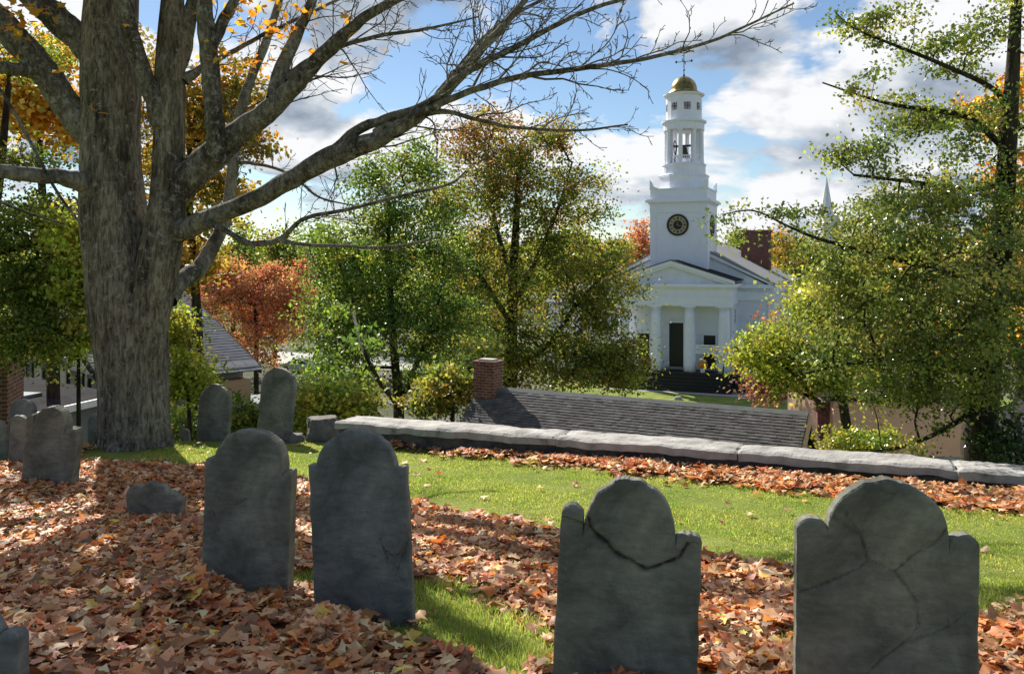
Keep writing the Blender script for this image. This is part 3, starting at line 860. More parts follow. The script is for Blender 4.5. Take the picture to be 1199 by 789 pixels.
def tube(P, R, k=6, rmod=None):
    P = np.asarray(P, float); R = np.asarray(R, float); n = len(P)
    T = np.gradient(P, axis=0); T /= np.linalg.norm(T, axis=1, keepdims=True) + 1e-9
    u = np.cross(T[0], [0.0, 1.0, 0.0])
    if np.linalg.norm(u) < .2: u = np.cross(T[0], [1.0, 0, 0])
    u /= np.linalg.norm(u); a = np.linspace(0, 2 * math.pi, k, endpoint=False); V = np.zeros((n, k, 3))
    for i in range(n):
        u = u - T[i] * u.dot(T[i]); u /= np.linalg.norm(u) + 1e-9
        w = np.cross(T[i], u)
        r = R[i] if rmod is None else R[i] * rmod(i, a)
        V[i] = P[i] + (np.cos(a) * r)[:, None] * u + (np.sin(a) * r)[:, None] * w
    ii = np.arange(n * k).reshape(n, k); jj = np.roll(ii, -1, 1)
    f = np.stack([ii[:-1], jj[:-1], jj[1:], ii[1:]], -1).reshape(-1, 4)
    return V.reshape(-1, 3), f


class TB:
    def __init__(s): s.V = []; s.F = []; s.n = 0
    def add(s, v, f):
        s.V.append(v); s.F.append(f + s.n); s.n += len(v)
    def build(s, name, mat, parent, origin, smooth=True):
        return new_obj(name, np.concatenate(s.V) - np.asarray(origin), np.concatenate(s.F), mat, parent=parent, smooth=smooth)


def twigs(tb, rng, P, R, level, maxlen, dens, plane=None, up=.35, minr=.0034, start=.25):
    """Side shoots along a limb, each with side shoots of its own."""
    P = np.asarray(P); seg = np.linalg.norm(np.diff(P, axis=0), axis=1); Ltot = seg.sum(); cum = np.concatenate([[0], np.cumsum(seg)])
    n = max(1, int(Ltot * dens)); side = 1
    for q in range(n):
        s = (start + (1 - start) * (q + rng.uniform(0, 1)) / n) * Ltot
        i = min(np.searchsorted(cum, s) - 1, len(seg) - 1); i = max(i, 0); t = (s - cum[i]) / (seg[i] + 1e-9)
        p = P[i] * (1 - t) + P[i + 1] * t; r0 = (R[i] * (1 - t) + R[i + 1] * t)
        d = (P[i + 1] - P[i]) / (seg[i] + 1e-9)
        rnd = rng.normal(0, 1, 3); rnd[1] *= .7; perp = np.cross(d, rnd); perp /= np.linalg.norm(perp) + 1e-9
        ang = rng.uniform(.45, 1.0); v = d * math.cos(ang) + perp * math.sin(ang) + np.array([0, 0, up * rng.uniform(-.3, 1)])
        v /= np.linalg.norm(v)
        ln = maxlen * rng.uniform(.35, 1) * (1 - .55 * s / Ltot)
        m = 6; pts = [p]
        for j in range(m):
            v = v + rng.normal(0, .21, 3) + np.array([0, 0, .04 * up]); v /= np.linalg.norm(v)
            pts.append(pts[-1] + v * ln / m)
        pts = catmull(pts, 2); r1 = max(min(r0 * .5, ln * .012), minr * 1.25); rr = np.linspace(r1, minr, len(pts))
        tb.add(*tube(pts, rr, 4 if r1 < .008 else 5))
        if level > 1: twigs(tb, rng, pts, rr, level - 1, ln * .5, dens * 1.6, plane, up, minr, .2)


def leaf_quads(rng, pos, size, col, droop=.0, flat=.5):
    n = len(pos)
    a = rng.normal(0, 1, (n, 3)); a[:, 2] -= droop; a /= np.linalg.norm(a, axis=1, keepdims=True)
    nn = rng.normal(0, 1, (n, 3)); nn[:, 2] += flat * 2; b = np.cross(nn, a); b /= np.linalg.norm(b, axis=1, keepdims=True) + 1e-9
    c = np.cross(a, b); sz = size * rng.uniform(.65, 1.25, (n, 1)); w_ = sz * rng.uniform(.28, .42, (n, 1)); fold = sz * rng.uniform(-.05, .2, (n, 1))
    v = np.stack([pos - a * sz * .5, pos - a * sz * .05 + b * w_ + c * fold, pos + a * sz * .5, pos - a * sz * .05 - b * w_ + c * fold], 1)
    f = (np.arange(n) * 4)[:, None] + np.array([[0, 1, 2, 3]])
    return v.reshape(-1, 3), f, np.repeat(col, 4, axis=0)


def lobe_points(rng, lobes, n, shell=.45):
    ws = np.array([l[6] for l in lobes], float); ws /= ws.sum(); k = rng.choice(len(lobes), n, p=ws); o = np.zeros((n, 3))
    for i in range(n):
        px, py, D, rx, ry, rd, _ = lobes[k[i]]
        d = rng.normal(0, 1, 3); d /= np.linalg.norm(d); r = rng.uniform(0, 1) ** shell
        c = at(px, py, D); o[i] = c + d * r * np.array([rx * D / F, rd, ry * D / F])
    return o


def make_tree(name, label, cat, base, stem, lobes, nclump, per, lsize, pal, bark, leafm, seed, group=None, csize=.42, hue_top=None,
              k_trunk=10, droop=.2, flat=.5, stems=None, first=.3, rmin=.006, conn=1.0, star=False, stretch=1.0, stepc=1, parts=('trunk', 'crown')):
    """base: foot of the tree; stem: [(px,py,D,width_px)] of the main axis; lobes give the crown's mass."""
    rng = np.random.default_rng(seed); base = np.asarray(base, float)
    root = thing(name, label, cat, tuple(base), 0, group)
    tb = TB(); nodesP, nodesR = [], []
    for st in [stem] + (stems or []):
        P = np.array([at(a, b, d) for a, b, d, w_ in st]); R = np.array([w_ * d / F / 2 for a, b, d, w_ in st])
        Q = catmull(P, 6); RR = np.interp(np.linspace(0, 1, len(Q)), np.linspace(0, 1, len(R)), R)
        tb.add(*tube(Q, RR, k_trunk))
        m = int(len(Q) * first); nodesP += list(Q[m:]); nodesR += list(RR[m:])
    cl = lobe_points(rng, lobes, nclump)
    ex = []
    for st in (stems or []):
        Q = catmull([at(a, b, d) for a, b, d, w_ in st], 8); Q = Q[int(len(Q) * .3):]
        for q in Q[::stepc]: ex.append(q + rng.normal(0, csize * .85, 3) * [1, 1, .9])
    n0 = nclump
    if ex: cl = np.vstack([cl, ex]); nclump = len(cl)
    # grow limbs towards the clumps: nearest first, each joined to the closest wood that lies nearer the stem
    NP = np.array(nodesP); own = np.full(len(NP), -1); cost = np.zeros(len(NP)); 
    d0 = np.array([np.min(np.linalg.norm(NP - c, axis=1)) for c in cl]); order = np.argsort(d0)
    segs = []; load = {}
    for ci in order:
        c = cl[ci]; dv = c - NP; dist = np.linalg.norm(dv, axis=1)
        rise = np.where(dv[:, 2] < -.2 * dist, .5 * dist, 0)
        j = int(np.argmin(dist + .35 * cost + rise * conn)); p = NP[j]; dl = dist[j]
        mid = (p + c) / 2 + np.array([0, 0, .10 * dl]) + rng.normal(0, .07, 3) * dl
        pts = catmull([p, mid, c], 3); sid = len(segs); segs.append((pts, own[j])); 
        NP = np.vstack([NP, pts[2:]]); own = np.concatenate([own, np.full(len(pts) - 2, sid)]); cost = np.concatenate([cost, cost[j] + np.linspace(.3, 1, len(pts) - 2) * dl])
    cnt = np.ones(len(segs))
    for s in range(len(segs) - 1, -1, -1):
        q = segs[s][1]
        if q >= 0: cnt[q] += cnt[s]
    rr = rmin * np.sqrt(cnt) * 1.0
    for (pts, q), r in zip(segs, rr):
        tb.add(*tube(pts, np.linspace(r, r * .6, len(pts)), 5 if r > 2 * rmin else 4))
    tb.build(parts[0], bark, root, base)
    # leaves round each clump
    n = nclump * per; ci = rng.integers(0, nclump, n)
    off = rng.normal(0, 1, (n, 3)); off *= (csize * (rng.uniform(.5, 1.3, nclump) * np.where(np.arange(nclump) < n0, 1, .8))[ci])[:, None] * np.array([1, 1, .62 * stretch])
    pos = cl[ci] + off
    tcol = pick_colors(rng, pal, nclump, .22, .06)
    if hue_top:
        zt = (cl[:, 2] - cl[:, 2].min()) / (np.ptp(cl[:, 2]) + 1e-6); pk = rng.uniform(0, 1, nclump) < np.clip((zt - hue_top[0]) / (1 - hue_top[0]), 0, 1) * hue_top[2]
        tcol[pk] = pick_colors(rng, hue_top[1], int(pk.sum()), .2, .06)
    col = np.clip(tcol[ci] * np.exp(rng.normal(0, .2, (n, 1))) * np.exp(rng.normal(0, .06, (n, 3))), .004, .8)
    if star: v, f, t = star_leaves(rng, pos, np.full(n, lsize) * rng.uniform(.7, 1.2, n), .9, .35, col)
    else: v, f, t = leaf_quads(rng, pos, lsize, col, droop, flat)
    new_obj(parts[1], v - base, f, leafm, parent=root, tint=t)
    return root


BARK_M = bark_mat('maple_bark', (.058, .052, .039), (.30, .27, .21), amt=.59, scale=26, vs=.22)
BARK_L = bark_mat('limb_bark', (.06, .056, .046), (.27, .25, .205), amt=.57, scale=24, vs=.5)
BARK_P = bark_mat('pale_bark', (.12, .115, .10), (.31, .30, .27), amt=.58, scale=20, vs=.4)
BARK_D = bark_mat('dark_bark', (.022, .019, .015), (.075, .065, .05), amt=.74, scale=18, vs=.3)
LEAF = leaf_mat('leaf', trans=.55)
LEAF_GLOSS = leaf_mat('glossy_leaf', trans=.40, rough=.28, spec=.6)
LEAF_AUT = leaf_mat('autumn_leaf', trans=.5, rough=.5, glow=(1.25, 1.0, .6))

# ---- the big sugar maple by the headstones
rng = np.random.default_rng(5)
mb = at(152, 521, 11.2); mb[2] = gz(mb[0], 11.2) - .02
MAPLE_T = thing('maple_tree', 'massive old maple with a forked grey trunk and mostly bare spreading limbs', 'tree', tuple(mb))


def px_path(pts, D=None):
    P = np.array([at(p[0], p[1], p[2]) for p in pts]); R = np.array([p[3] * p[2] / F / 2 for p in pts]); return P, R


def trunk_tube(pts, per, k, seed, ridge=.07, flare=False):
    P, R = px_path(pts); R = R * .93; Q = catmull(P, per); RR = catmull(np.stack([R, R * 0, R * 0], -1), per)[:, 0]
    def rmod(i, a):
        o = np.ones(len(a)); z = Q[i][2]
        for j, t in enumerate(a):
            n = mnoise.noise((math.cos(t) * 2.2, math.sin(t) * 2.2, z * .45 + seed)) * .8 + mnoise.noise((math.cos(t) * 7, math.sin(t) * 7, z * 1.1 + seed)) * .5 + mnoise.noise((math.cos(t) * 15, math.sin(t) * 15, z * 2.6 + seed)) * .35
            o[j] += ridge * n
            if flare:
                h = max(0, z - mb[2]); o[j] += (.13 + .13 * math.cos(4 * t + .5) + .07 * math.cos(9 * t)) * math.exp(-h / .22)
        return o
    return tube(Q, RR, k, rmod), Q, RR


tb = TB()
for args in (([(157, 529, 11.2, 87), (157, 500, 11.2, 83), (156, 450, 11.2, 83), (154, 400, 11.2, 87), (149, 350, 11.2, 91), (142, 300, 11.2, 86), (133, 250, 11.2, 80), (130, 200, 11.2, 72), (129, 150, 11.2, 70), (129, 100, 11.2, 70), (129, 50, 11.25, 66), (131, 0, 11.3, 62), (134, -60, 11.4, 58), (132, -140, 11.5, 50)], 9, 72, 0, .07, True),
             ([(170, 470, 11.1, 30), (172, 400, 11.05, 46), (178, 350, 11.0, 51), (187, 300, 11.0, 52), (195, 250, 11.0, 46), (197, 200, 11.0, 40), (198, 150, 11.0, 37), (199, 100, 11.0, 37), (200, 50, 11.0, 33), (202, 0, 11.0, 27), (204, -60, 11.0, 22), (200, -140, 11.0, 17)], 8, 52, 9, .06, False)):
    (v, f), Q, RR = trunk_tube(*args); tb.add(v, f)
    if args[-1] is False: STEM2 = (Q, RR)
    else: STEM1 = (Q, RR)
tb.build('trunk', BARK_M, MAPLE_T, mb)

# limbs: photo outlines given a depth of their own: (px, py, D, width px)
LIMBS = [
    ('big low limb reaching right', [(196, 276, 11.0, 30), (222, 266, 10.9, 25), (252, 253, 10.8, 22), (304, 231, 10.6, 22), (350, 205, 10.4, 23), (397, 180, 10.2, 26), (444, 162, 10.0, 20), (485, 138, 9.9, 17), (514, 116, 9.8, 14), (543, 82, 9.7, 12), (584, 36, 9.6, 9), (615, 0, 9.5, 7), (650, -50, 9.4, 5)], 2, .8),
    ('', [(388, 178, 10.2, 12), (420, 152, 10.1, 12), (450, 140, 10.0, 11), (500, 122, 9.8, 10), (535, 92, 9.6, 8), (570, 72, 9.5, 8), (610, 52, 9.4, 7), (650, 30, 9.3, 6), (700, 8, 9.2, 5), (760, -8, 9.1, 3.5)], 3, .7),
    ('', [(440, 156, 10.0, 11), (490, 133, 9.8, 9), (550, 107, 9.6, 8), (610, 90, 9.5, 7), (675, 81, 9.4, 6.5), (750, 70, 9.3, 5), (825, 51, 9.2, 4), (875, 30, 9.1, 3), (930, 4, 9.0, 2)], 3, .75),
    ('', [(455, 152, 10.1, 8), (510, 130, 10.2, 6), (560, 140, 10.3, 5), (600, 149, 10.4, 4), (675, 153, 10.5, 3.2), (735, 146, 10.6, 2)], 3, .6),
    ('', [(500, 127, 9.9, 9), (530, 90, 10.2, 7), (560, 52, 10.4, 6), (595, 22, 10.6, 5), (635, 0, 10.8, 4), (690, -25, 11, 3)], 3, .6),
    ('rising limb', [(196, 240, 11.0, 30), (215, 214, 11.0, 36), (250, 182, 11.0, 36), (285, 151, 10.9, 27), (319, 127, 10.8, 25), (345, 101, 10.7, 20), (372, 70, 10.6, 19), (400, 44, 10.5, 16), (430, 18, 10.4, 12), (470, -3, 10.3, 10), (520, -30, 10.2, 7)], 2, .7),
    ('', [(319, 116, 10.8, 16), (331, 80, 10.9, 17), (352, 32, 11.0, 13), (366, 0, 11.1, 11), (385, -60, 11.2, 7)], 2, .6),
    ('', [(332, 92, 10.9, 10), (355, 76, 11.1, 8), (390, 58, 11.3, 6), (440, 43, 11.5, 5), (500, 34, 11.7, 3.5), (560, 20, 11.9, 2)], 3, .6),
    ('', [(252, 186, 10.85, 24), (253, 170, 10.8, 23), (250, 134, 10.75, 21), (246, 84, 10.7, 21), (242, 40, 10.65, 20), (239, 0, 10.6, 18), (236, -60, 10.6, 13)], 2, .5),
    ('', [(245, 68, 10.7, 14), (250, 48, 10.75, 15), (264, 20, 10.8, 13), (276, -2, 10.85, 11), (295, -50, 10.9, 7)], 2, .5),
    ('', [(215, 95, 11.0, 14), (236, 80, 11.1, 9), (270, 62, 11.3, 6), (310, 40, 11.5, 5), (350, 22, 11.7, 4), (400, -2, 11.9, 3)], 3, .5),
    ('', [(186, 146, 10.9, 18), (181, 120, 10.85, 21), (168, 84, 10.8, 19), (153, 40, 10.7, 19), (144, 0, 10.6, 18), (135, -60, 10.5, 13)], 1, .4),
    ('', [(197, 100, 11.1, 26), (212, 60, 11.1, 22), (222, 20, 11.1, 18), (228, -10, 11.1, 15), (240, -80, 11.1, 10)], 1, .4),
    ('left limb', [(108, 152, 11.2, 46), (91, 142, 11.15, 36), (62, 99, 11.0, 33), (34, 64, 10.9, 32), (0, 24, 10.8, 30), (-40, -20, 10.7, 24), (-90, -70, 10.6, 16)], 1, .5),
    ('', [(48, 85, 10.9, 20), (34, 83, 10.8, 16), (0, 80, 10.5, 14), (-60, 76, 10.2, 11), (-130, 60, 10.0, 7)], 2, .5),
    ('', [(112, 62, 11.3, 40), (97, 50, 11.3, 34), (67, 21, 11.2, 32), (40, 0, 11.2, 28), (0, -40, 11.1, 20), (-60, -110, 11.0, 12)], 1, .4),
    ('pale level limb', [(112, 222, 11.1, 26), (98, 214, 10.9, 24), (67, 207, 10.6, 19), (30, 204, 10.3, 18), (0, 201, 10.1, 17), (-60, 197, 9.7, 14), (-140, 180, 9.3, 9)], 2, .5),
    ('pale leaning limb', [(196, 352, 11.3, 22), (210, 330, 11.5, 22), (233, 314, 11.8, 19), (250, 287, 12.0, 17), (262, 262, 12.1, 14), (268, 240, 12.2, 13), (273, 188, 12.3, 13), (280, 140, 12.4, 12), (295, 90, 12.5, 11), (312, 47, 12.6, 10), (322, 20, 12.7, 9), (340, -40, 12.8, 6)], 2, .7),
    ('drooping limb', [(238, 262, 10.7, 6), (257, 266, 10.5, 6), (287, 283, 10.3, 7), (305, 285, 10.25, 7), (330, 279, 10.2, 6.5), (345, 264, 10.1, 5.5), (362, 254, 10.0, 5), (409, 245, 9.8, 4.6), (467, 230, 9.6, 4), (525, 216, 9.4, 3), (546, 200, 9.3, 2)], 3, .45),
    ('', [(327, 280, 10.2, 5), (352, 286, 10.1, 4.5), (400, 288, 10.0, 4), (438, 290, 9.9, 3.6), (475, 287, 9.8, 3), (514, 278, 9.7, 2)], 2, .4),
    ('', [(272, 190, 12.3, 5), (300, 192, 12.2, 4), (330, 200, 12.1, 3.5), (352, 214, 12.0, 3), (376, 232, 11.9, 2.5), (420, 242, 11.8, 1.6)], 2, .4),
    ('', [(-40, 60, 10.0, 4), (0, 105, 9.8, 4), (35, 165, 9.6, 4), (65, 222, 9.5, 3.5), (97, 266, 9.4, 2.5)], 1, .3),
    ('', [(-40, 215, 9.4, 4), (0, 236, 9.4, 4), (40, 252, 9.4, 3), (75, 262, 9.5, 2)], 1, .3),
]
for li, (lab, pts, lev, ml) in enumerate(LIMBS):
    P, R = px_path(pts); Q = catmull(P, 7); RR = catmull(np.stack([R, R * 0, R * 0], -1), 7)[:, 0]
    wob = np.array([[mnoise.noise((i * .35, li * 3.1, c)) for c in range(3)] for i in range(len(Q))]); Q = Q + wob * np.minimum(RR * .35, .02)[:, None]
    t1 = TB(); big = RR.max() > .06
    def rm(i, a, q=li):
        return np.array([1 + .09 * mnoise.noise((math.cos(t) * 1.6, math.sin(t) * 1.6, i * .35 + q * 9)) + .05 * mnoise.noise((math.cos(t) * 5, math.sin(t) * 5, i * .8 + q)) for t in a])
    t1.add(*tube(Q, RR, 20 if big else 9, rm if big else None))
    if lev: twigs(t1, rng, Q, RR, lev, ml * (2.3 if lev > 1 else .9), 5.2 if lev > 1 else 2.0, up=.3, start=.35 if big else .2)
    o = t1.build('limb', BARK_P if 'pale' in lab else BARK_L, MAPLE_T, mb)
    if 'pale' in lab: o['label'] = 'pale grey lichened limb'

# the upper crown: limbs and yellow leaves above the photo's edge shade the headstones
UP = []
r9 = np.random.default_rng(33)
tb = TB()
for (x, y, z, q) in [(-5.3, 10.6, 6.2, 0), (-6.5, 9.6, 6.8, 1), (-4.4, 9.2, 7.0, 2), (-7.6, 11.8, 7.0, 3), (-4.2, 12.5, 7.8, 4), (-6.2, 8.2, 6.6, 5), (-8.2, 9.4, 6.4, 6), (-5.0, 11.5, 9.0, 7), (-3.3, 10.8, 7.4, 8), (-9, 11, 7.6, 9), (-7.2, 13.0, 7.2, 10), (-8.2, 14.3, 7.8, 11), (-8.8, 12.4, 7.2, 12)]:
    src = [STEM1, STEM2][q % 2]; p0 = src[0][-3 - (q % 4)]; p1 = np.array([x, y, z])
    Q = catmull([p0, p0 * .6 + p1 * .4 + np.array([0, 0, .25]), p1, p1 + (p1 - p0) * .35], 6); tb.add(*tube(Q, np.linspace(.12, .02, len(Q)), 9)); twigs(tb, r9, Q, np.linspace(.12, .02, len(Q)), 2, 1.4, 2.2, up=.2)
    UP.append(Q)
tb.build('limb', BARK_L, MAPLE_T, mb)
PAL_GOLD = [((.58, .33, .035), 4), ((.62, .40, .06), 3), ((.55, .24, .03), 2.5), ((.45, .30, .05), 1.5)]
pos = []
for cx_, cy_, cz, sx_, sy_, sz_, n in [(-5.2, 10, 7.0, 1.9, 1.5, .8, 1700), (-7.4, 10.2, 7.0, 1.6, 1.5, .8, 1300), (-3.6, 11.2, 7.6, 1.1, 1.2, .6, 700), (-6.0, 8.3, 6.3, 1.3, .9, .6, 900), (-8.6, 9.6, 6.8, 1.2, 1.2, .7, 700), (-5, 12, 9, 2, 1.6, 1, 700), (-7.2, 13.2, 7.3, 1.2, 1.0, .5, 1700), (-8.4, 14.6, 7.9, 1.3, 1.0, .5, 1500), (-6.9, 12.0, 6.9, .9, .8, .5, 1200), (-9.0, 12.4, 7.2, 1.1, 1.2, .6, 1200), (-8.0, 13.6, 7.0, 1.2, 1.2, .5, 1200)]:
    n = int(n * .5); cc = np.array([cx_, cy_, cz]) + r9.normal(0, 1, (int(n / 22), 3)) * np.array([sx_, sy_, sz_]) * .7
    pos.append(cc[r9.integers(0, len(cc), n)] + r9.normal(0, .2, (n, 3)))
pos = np.concatenate(pos); pos = pos[(pos[:, 2] - E) > .325 * pos[:, 1] + .12]
for px, py, D, n, s in [(12, 12, 10.4, 26, .16), (40, 10, 10.6, 16, .15), (300, 6, 11.0, 20, .2), (332, 14, 10.8, 26, .22), (345, 34, 11, 12, .18), (288, 52, 11.0, 14, .2), (262, 66, 11, 8, .12), (306, 78, 10.9, 8, .15), (250, 64, 10.6, 7, .08), (402, 20, 10.4, 4, .12), (362, 12, 11.0, 10, .2), (160, 28, 10.5, 3, .06), (440, 70, 10.2, 2, .2), (315, 40, 11.2, 10, .25), (115, 128, 10.5, 3, .05), (20, 70, 10.4, 8, .2), (232, 2, 10.8, 8, .2)]:
    pos = np.vstack([pos, at(px, py, D) + r9.normal(0, s, (n, 3))])
v, f, t = star_leaves(r9, pos, .14 * r9.uniform(.7, 1.2, len(pos)), .9, .35, pick_colors(r9, PAL_GOLD, len(pos), .2, .06))
new_obj('crown', v - mb, f, LEAF_AUT, parent=MAPLE_T, tint=t)

# ---- other trees and shrubs
G_DEEP = [((.09, .16, .036), 5), ((.13, .205, .045), 4), ((.19, .26, .06), 2.6), ((.30, .34, .07), 1.6)]
G_OLIVE = [((.13, .18, .035), 4), ((.18, .225, .045), 4), ((.26, .27, .06), 3), ((.34, .29, .07), 1.8), ((.27, .17, .05), .5)]
G_LIME = [((.28, .34, .06), 4), ((.37, .40, .075), 3), ((.19, .26, .05), 3), ((.46, .42, .09), 2)]
G_MIX = [((.10, .155, .035), 4), ((.15, .21, .05), 3), ((.23, .28, .065), 2.4), ((.36, .35, .08), 1.6)]
G_GOLD = [((.40, .31, .06), 4), ((.31, .28, .06), 3), ((.54, .34, .06), 2), ((.19, .20, .045), 2)]
G_ORANGE = [((.60, .29, .18), 4), ((.55, .26, .17), 3), ((.60, .37, .19), 2.5), ((.48, .32, .15), 2)]
G_RUST = [((.27, .14, .05), 4), ((.21, .105, .04), 3), ((.30, .20, .06), 3)]
G_AMBER = [((.70, .42, .07), 4), ((.66, .34, .06), 3), ((.6, .45, .12), 2)]
G_PINK = [((.34, .19, .14), 4), ((.28, .13, .10), 3), ((.40, .26, .18), 2)]
G_HOLLY = [((.12, .17, .045), 5), ((.18, .23, .058), 5), ((.26, .30, .075), 3), ((.40, .40, .10), 2)]


def foot(px, D):
    p = at(px, 0, D); return (p[0], D, gz(p[0], D) - .05)


def foot_px(px, D):
    p = foot(px, D); return HY - F * (p[2] - E) / D


def T(name, label, px, D, stem, lobes, *a, **k):
    b = foot(px, D)
    return make_tree(name, label, k.pop('cat', 'tree'), b, [(px, foot_px(px, D), D, stem[0][3] * 1.15)] + stem, lobes, *a, **k)


# right-hand glossy green tree behind the wall
T('glossy_leaved_tree', 'tall glossy green tree with a dark straight trunk rising just behind the granite wall', 1147, 11.2,
  [(1146, 545, 11.2, 40), (1150, 480, 11.2, 35), (1158, 400, 11.2, 33), (1168, 320, 11.2, 27), (1175, 245, 11.2, 23), (1180, 170, 11.2, 20), (1186, 80, 11.2, 15), (1190, 0, 11.2, 12), (1194, -80, 11.2, 8)],
  [(1080, 330, 11.0, 110, 90, 1.5, 3.2), (1110, 425, 10.9, 85, 58, 1.2, 2.2), (1010, 385, 11.2, 85, 70, 1.2, 1.7), (1185, 360, 11.2, 50, 100, 1.2, 1.7), (1030, 270, 11.2, 80, 45, 1.1, 1.2), (1100, 235, 11.2, 70, 45, 1.0, 1.1), (1050, 455, 11.2, 45, 30, .8, .7),
   (1140, 150, 11.2, 65, 40, .9, .7), (1080, 130, 11.2, 50, 25, .6, .35), (1100, 60, 11.2, 70, 25, .6, .45), (1170, 40, 11.2, 50, 50, .8, .5), (1030, 25, 11.2, 50, 18, .4, .22), (1000, 180, 11.2, 40, 14, .3, .18), (1185, 250, 11.2, 50, 60, 1, .8), (975, 330, 11.3, 25, 25, .5, .25)],
  520, 100, .058, G_HOLLY, BARK_D, LEAF_GLOSS, 101, csize=.17, first=.25, rmin=.005, k_trunk=16, flat=.7, stepc=3, stretch=.85,
  stems=[[(1172, 215, 11.2, 6), (1142, 222, 11.1, 6), (1066, 213, 11.0, 4.5), (1000, 205, 11, 3)], [(1180, 140, 11.2, 8), (1165, 106, 11.2, 6), (1104, 76, 11.1, 5), (1047, 53, 11, 3.6), (1001, 34, 11, 2), (978, 15, 11, 1.5)],
         [(1172, 170, 11.2, 8), (1131, 137, 11.1, 6), (1058, 125, 11.0, 4.6), (1013, 114, 11, 3), (963, 97, 11, 1.8)], [(1160, 330, 11.2, 10), (1100, 318, 11.0, 7), (1039, 300, 10.9, 6), (963, 281, 10.8, 4), (925, 266, 10.8, 3), (883, 247, 10.8, 2), (845, 251, 10.8, 1.3)],
         [(1152, 470, 11.2, 9), (1110, 500, 11.1, 6), (1060, 522, 11, 4), (1010, 530, 11, 2.5)], [(1155, 440, 11.2, 9), (1080, 420, 11, 6), (1000, 425, 10.9, 4), (930, 440, 10.9, 2.4)]])
# sprays at the tips of its long boughs are part of the same crown: see lobes above

T('yellow_green_tree', 'yellow and lime leaved small tree leaning over the shingled roof end', 985, 16.5,
  [(992, 520, 16.5, 12), (975, 440, 16.5, 9), (965, 380, 16.5, 6)],
  [(968, 350, 16.5, 38, 38, 1, 1.6), (925, 405, 16.4, 34, 24, .7, 1.2), (985, 410, 16.5, 55, 50, 1, 2), (975, 445, 16.4, 40, 20, .7, .8)],
  210, 100, .082, G_LIME, BARK_D, LEAF, 102, csize=.24, stems=[[(960, 470, 16.4, 5), (900, 440, 16.2, 3), (860, 405, 16, 1.6)], [(965, 480, 16.4, 5), (920, 430, 16.2, 3), (872, 414, 16, 1.6)]], rmin=.006)
T('pinkish_tree', 'small tree with pinkish tan foliage beside the white church portico', 925, 40,
  [(925, 440, 40, 5), (925, 400, 40, 3)], [(910, 425, 40, 32, 30, 1.5, 2), (930, 395, 40, 30, 28, 1.5, 1.2), (900, 455, 40, 32, 20, 1.4, 1)],
  110, 70, .2, G_PINK, BARK_D, LEAF_AUT, 103, csize=.42, rmin=.014)
T('oak_tree', 'tall olive and russet tree with rusty brown top beside the church', 597, 40,
  [(597, 470, 40, 17), (598, 410, 40, 15), (599, 360, 40, 13), (602, 300, 40, 10), (606, 230, 40, 7), (608, 170, 40, 4)],
  [(600, 180, 40, 80, 42, 3.19, 2.0), (560, 230, 40, 75, 55, 3.48, 1.8), (660, 240, 40, 62, 60, 3.19, 1.8), (690, 320, 39.5, 60, 45, 2, 1.5), (600, 320, 40, 100, 60, 3.48, 1.8), (550, 390, 39.5, 70, 45, 2, 1.5), (700, 420, 39, 65, 42, 2, 2.0), (640, 420, 39, 80, 40, 2, 1.5), (722, 425, 39, 32, 28, 1.8, 1.1), (700, 368, 39.5, 32, 28, 1.8, .8), (560, 150, 40, 40, 22, 2, .5), (650, 160, 40, 30, 20, 1.45, .5), (570, 440, 39.5, 60, 25, 1.6, .8), (525, 300, 40, 35, 60, 2.17, .8)],
  720, 84, .155, G_OLIVE, BARK_D, LEAF, 104, csize=.50, hue_top=(.68, G_RUST, .85), k_trunk=12, rmin=.014, first=.2,
  stems=[[(600, 380, 40, 7), (560, 320, 40, 6), (530, 270, 40, 4), (505, 220, 40, 2)], [(600, 360, 40, 7), (630, 300, 40, 6), (655, 240, 40, 4), (670, 190, 40, 2)], [(598, 430, 40, 7), (640, 405, 39.5, 6), (680, 350, 39.5, 4), (720, 310, 39.5, 2)], [(600, 330, 40, 6), (580, 260, 40, 5), (570, 190, 40, 3)]])
T('green_maple_tree', 'deep green leafy tree with several thin stems behind the wall end', 466, 32,
  [(467, 490, 32, 13), (463, 430, 32, 10), (458, 360, 32, 8), (455, 290, 32, 5), (455, 230, 32, 3)],
  [(450, 230, 32, 45, 50, 2.08, 1.4), (420, 300, 32, 65, 45, 2.56, 2.2), (500, 290, 32, 60, 60, 2.56, 2.0), (400, 370, 31.6, 55, 45, 2.40, 1.8), (460, 370, 31.6, 70, 50, 2.40, 1.8), (520, 390, 32, 50, 60, 2.24, 1.6), (400, 425, 31.6, 50, 30, 1.92, 1.2), (510, 450, 32, 45, 30, 1.92, .9), (380, 285, 32, 25, 16, 0.96, .4), (490, 195, 32, 25, 30, 1.28, .7)],
  480, 84, .135, G_DEEP, BARK_D, LEAF, 105, csize=.42, k_trunk=10, rmin=.012, stems=[[(466, 480, 32, 7), (490, 420, 32, 6), (512, 360, 32, 4), (520, 300, 32, 2)], [(462, 470, 32, 6), (430, 420, 18.9, 5), (410, 350, 31.6, 3), (395, 300, 31.6, 1.5)]])
